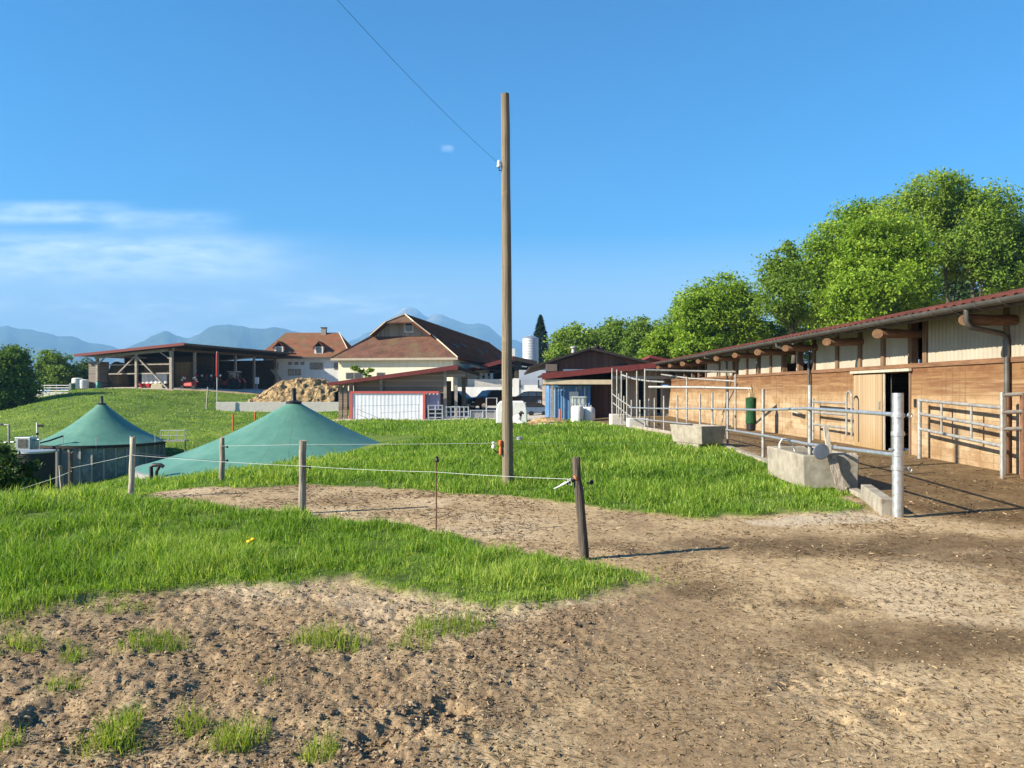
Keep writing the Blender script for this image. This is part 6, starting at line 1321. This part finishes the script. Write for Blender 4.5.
# straw and dung flecks
n = 190000; x, y = lawn_points(n, 2.7, 26); k = notgrass(x, y) & (RNG.random(n) < (.22+.6*sstep(-.15, .3, fbm(x*1.2, y*1.2, 4, 55)))*np.clip(y/8, .40, 1)) ; x, y = x[k], y[k]; n = len(x)
dirn = RNG.uniform(0, np.pi, n); ln = RNG.uniform(.006, .026, n)*np.clip(y/6, .8, 2); wd = RNG.uniform(.0012, .0042, n)*np.clip(y/6, .8, 2); z = HR(x, y)
a = np.stack([np.cos(dirn)*ln, np.sin(dirn)*ln, RNG.normal(size=n)*ln*.22], 1); b = np.stack([-np.sin(dirn)*wd, np.cos(dirn)*wd, RNG.normal(size=n)*wd*.4], 1); c = np.stack([x, y, z+.006], 1)
V = np.stack([c-a-b, c+a-b*.6, c+a*.9+b, c-a+b*.7], 1).reshape(-1,3); T = np.ones((n*4,4)); tv = np.repeat(RNG.random(n)**1.25, 4); T[:,0] = tv
o = fast_mesh('straw_litter', V, np.arange(n*4), np.full(n,4), straw_m, T); o['kind'] = 'stuff'
# dandelions: single yellow heads in the near grass
for i, (px, py, lab) in enumerate([(253,552,'upper one of two yellow dandelions on the near grass bank'), (249,554.5,'lower one of two yellow dandelions on the near grass bank')]):
    gx, gy = GP(px, py+10); zz = gz(gx, gy)+.22; t = thing('dandelion', lab, 'flower', (gx, gy, zz-.25), 0, 'dandelions in the near grass')
    MB().tube([(0,0,0),(.01,0,.15),(.0,0,.25)], .003, 5).build('stem', grass_m, t); m = MB(); m.lathe([(.006,.24),(.022,.252),(.024,.262),(.012,.272),(0,.274)], 12); m.build('flower_head', M('dandelion_yellow', (.75,.50,.01), (.65,.40,.01), 60, .8), t, True)

# ------------------------------------------------------------------ light, sky, air, camera
EL, AZ_ = math.radians(30), math.radians(19)
dirv = Vector((math.cos(EL)*math.cos(AZ_), math.cos(EL)*math.sin(AZ_), -math.sin(EL)))
sun = bpy.data.lights.new('sun', 'SUN'); sun.energy = 5.0; sun.angle = math.radians(.5); sun.color = (1, .90, .73)
so_ = bpy.data.objects.new('sun', sun); COL.objects.link(so_); so_.rotation_euler = dirv.to_track_quat('-Z', 'Y').to_euler(); so_.location = (-40, -20, 40)
w = bpy.data.worlds.new('World'); SC.world = w; w.use_nodes = True; nt = w.node_tree; nt.nodes.clear()
class WT(NT):
    def __init__(s): s.t = nt; s.out = s.n('ShaderNodeOutputWorld')
t = WT(); sky = t.n('ShaderNodeTexSky'); sky.sky_type = 'NISHITA'; sky.sun_disc = False; sky.sun_elevation = EL; sky.sun_rotation = math.atan2(-dirv.x, -dirv.y)
sky.altitude = 600; sky.air_density = 1.0; sky.dust_density = .7; sky.ozone_density = 3.0
hs = t.n('ShaderNodeHueSaturation'); hs.inputs['Saturation'].default_value = SAT; hs.inputs['Hue'].default_value = .5; t.l(sky.outputs[0], hs.inputs['Color'])
tc0 = t.n('ShaderNodeTexCoord'); s0 = t.sep(tc0.outputs['Generated']); gr = t.n('ShaderNodeMapRange', interpolation_type='SMOOTHSTEP'); t.l(s0[2], gr.inputs[0]); gr.inputs[1].default_value = -.02; gr.inputs[2].default_value = .27; gr.inputs[3].default_value = .50; gr.inputs[4].default_value = SAT; t.l(gr.outputs[0], hs.inputs['Saturation'])
tc = t.n('ShaderNodeTexCoord'); v = tc.outputs['Generated']; s = t.sep(v)
az = t.math('DIVIDE', s[0], t.math('MAXIMUM', s[1], .05)); el = t.math('DIVIDE', s[2], t.math('MAXIMUM', s[1], .05))
cmb = t.n('ShaderNodeCombineXYZ'); t.l(t.math('MULTIPLY', az, 1.0), cmb.inputs[0]); t.l(t.math('MULTIPLY', el, 4.2), cmb.inputs[1])
n1 = t.noise(cmb.outputs[0], 5.2, 9, .62, .35); n2 = t.noise(cmb.outputs[0], 17, 7, .65)
def band(x, a, b, c, d):
    r1 = t.n('ShaderNodeMapRange', interpolation_type='SMOOTHSTEP'); t.l(x, r1.inputs[0]); r1.inputs[1].default_value = a; r1.inputs[2].default_value = b
    r2 = t.n('ShaderNodeMapRange', interpolation_type='SMOOTHSTEP'); t.l(x, r2.inputs[0]); r2.inputs[1].default_value = c; r2.inputs[2].default_value = d; r2.inputs[3].default_value = 1; r2.inputs[4].default_value = 0
    return t.math('MULTIPLY', r1.outputs[0], r2.outputs[0])
b1 = t.math('MULTIPLY', band(el, .125, .160, .185, .212), band(az, -3, -2.9, -.46, -.20))       # main bank low over the meadow side
b2 = t.math('MULTIPLY', band(el, .212, .224, .236, .25), band(az, -3, -2.9, -.60, -.46)); b3 = t.math('MULTIPLY', band(el, .200, .215, .222, .24), band(az, -.56, -.5, -.42, -.33))
b4 = t.math('MULTIPLY', band(el, .03, .06, .11, .14), band(az, -3, -2.9, -.25, .0))
k = t.math('ADD', t.math('MULTIPLY', n1, .52), t.math('MULTIPLY', n2, .48))
thin = t.ramp(k, [(.33, 0), (.60, 1)]); wisp = t.ramp(k, [(.47, 0), (.62, 1)])
msk = t.math('ADD', t.math('MULTIPLY', thin, t.math('MULTIPLY', b1, .80)), t.math('MULTIPLY', thin, t.math('MULTIPLY', t.math('ADD', b2, t.math('MULTIPLY', b3, .7)), .6)))
msk = t.math('ADD', msk, t.math('MULTIPLY', wisp, t.math('MULTIPLY', b4, .6))); msk = t.math('ADD', msk, t.math('MULTIPLY', wisp, t.math('MULTIPLY', t.math('MULTIPLY', band(el, .307, .312, .315, .320), band(az, -.095, -.088, -.080, -.073)), .22))); msk = t.math('MINIMUM', msk, .85)
col = t.mix(msk, hs.outputs['Color'], CLOUD)
bg = t.n('ShaderNodeBackground'); t.l(col, bg.inputs['Color']); bg.inputs['Strength'].default_value = SKY; t.l(bg.outputs[0], t.out.inputs['Surface'])
# air: one even box of haze round everything
hzm = bpy.data.materials.new('haze'); hzm.use_nodes = True; hn = hzm.node_tree; hn.nodes.clear(); ho = hn.nodes.new('ShaderNodeOutputMaterial'); hv = hn.nodes.new('ShaderNodeVolumePrincipled'); hv.inputs['Color'].default_value = HAZEC; hv.inputs['Density'].default_value = HAZE; hv.inputs['Anisotropy'].default_value = .0; hn.links.new(hv.outputs[0], ho.inputs['Volume'])
if HAZE > 0:
    hb2 = MB().box(-13000, 13000, -200, 12500, -320, 1080).build('haze', hzm); hb2['kind'] = 'stuff'
cam = bpy.data.cameras.new('camera'); co_ = bpy.data.objects.new('camera', cam); COL.objects.link(co_); SC.camera = co_
co_.location = (0, 0, EYE); co_.rotation_euler = (math.radians(90), 0, 0); cam.sensor_width = 36; cam.lens = 36*F/1024; cam.shift_y = (HY-384)/1024; cam.clip_end = 40000; cam.clip_start = .05
SC.view_settings.view_transform = 'Standard'; SC.view_settings.look = 'None'; SC.view_settings.gamma = 1; SC.view_settings.exposure = EXPO
SC.cycles.max_bounces = 6; SC.cycles.diffuse_bounces = 3; SC.cycles.transparent_max_bounces = 8; SC.cycles.volume_bounces = 0
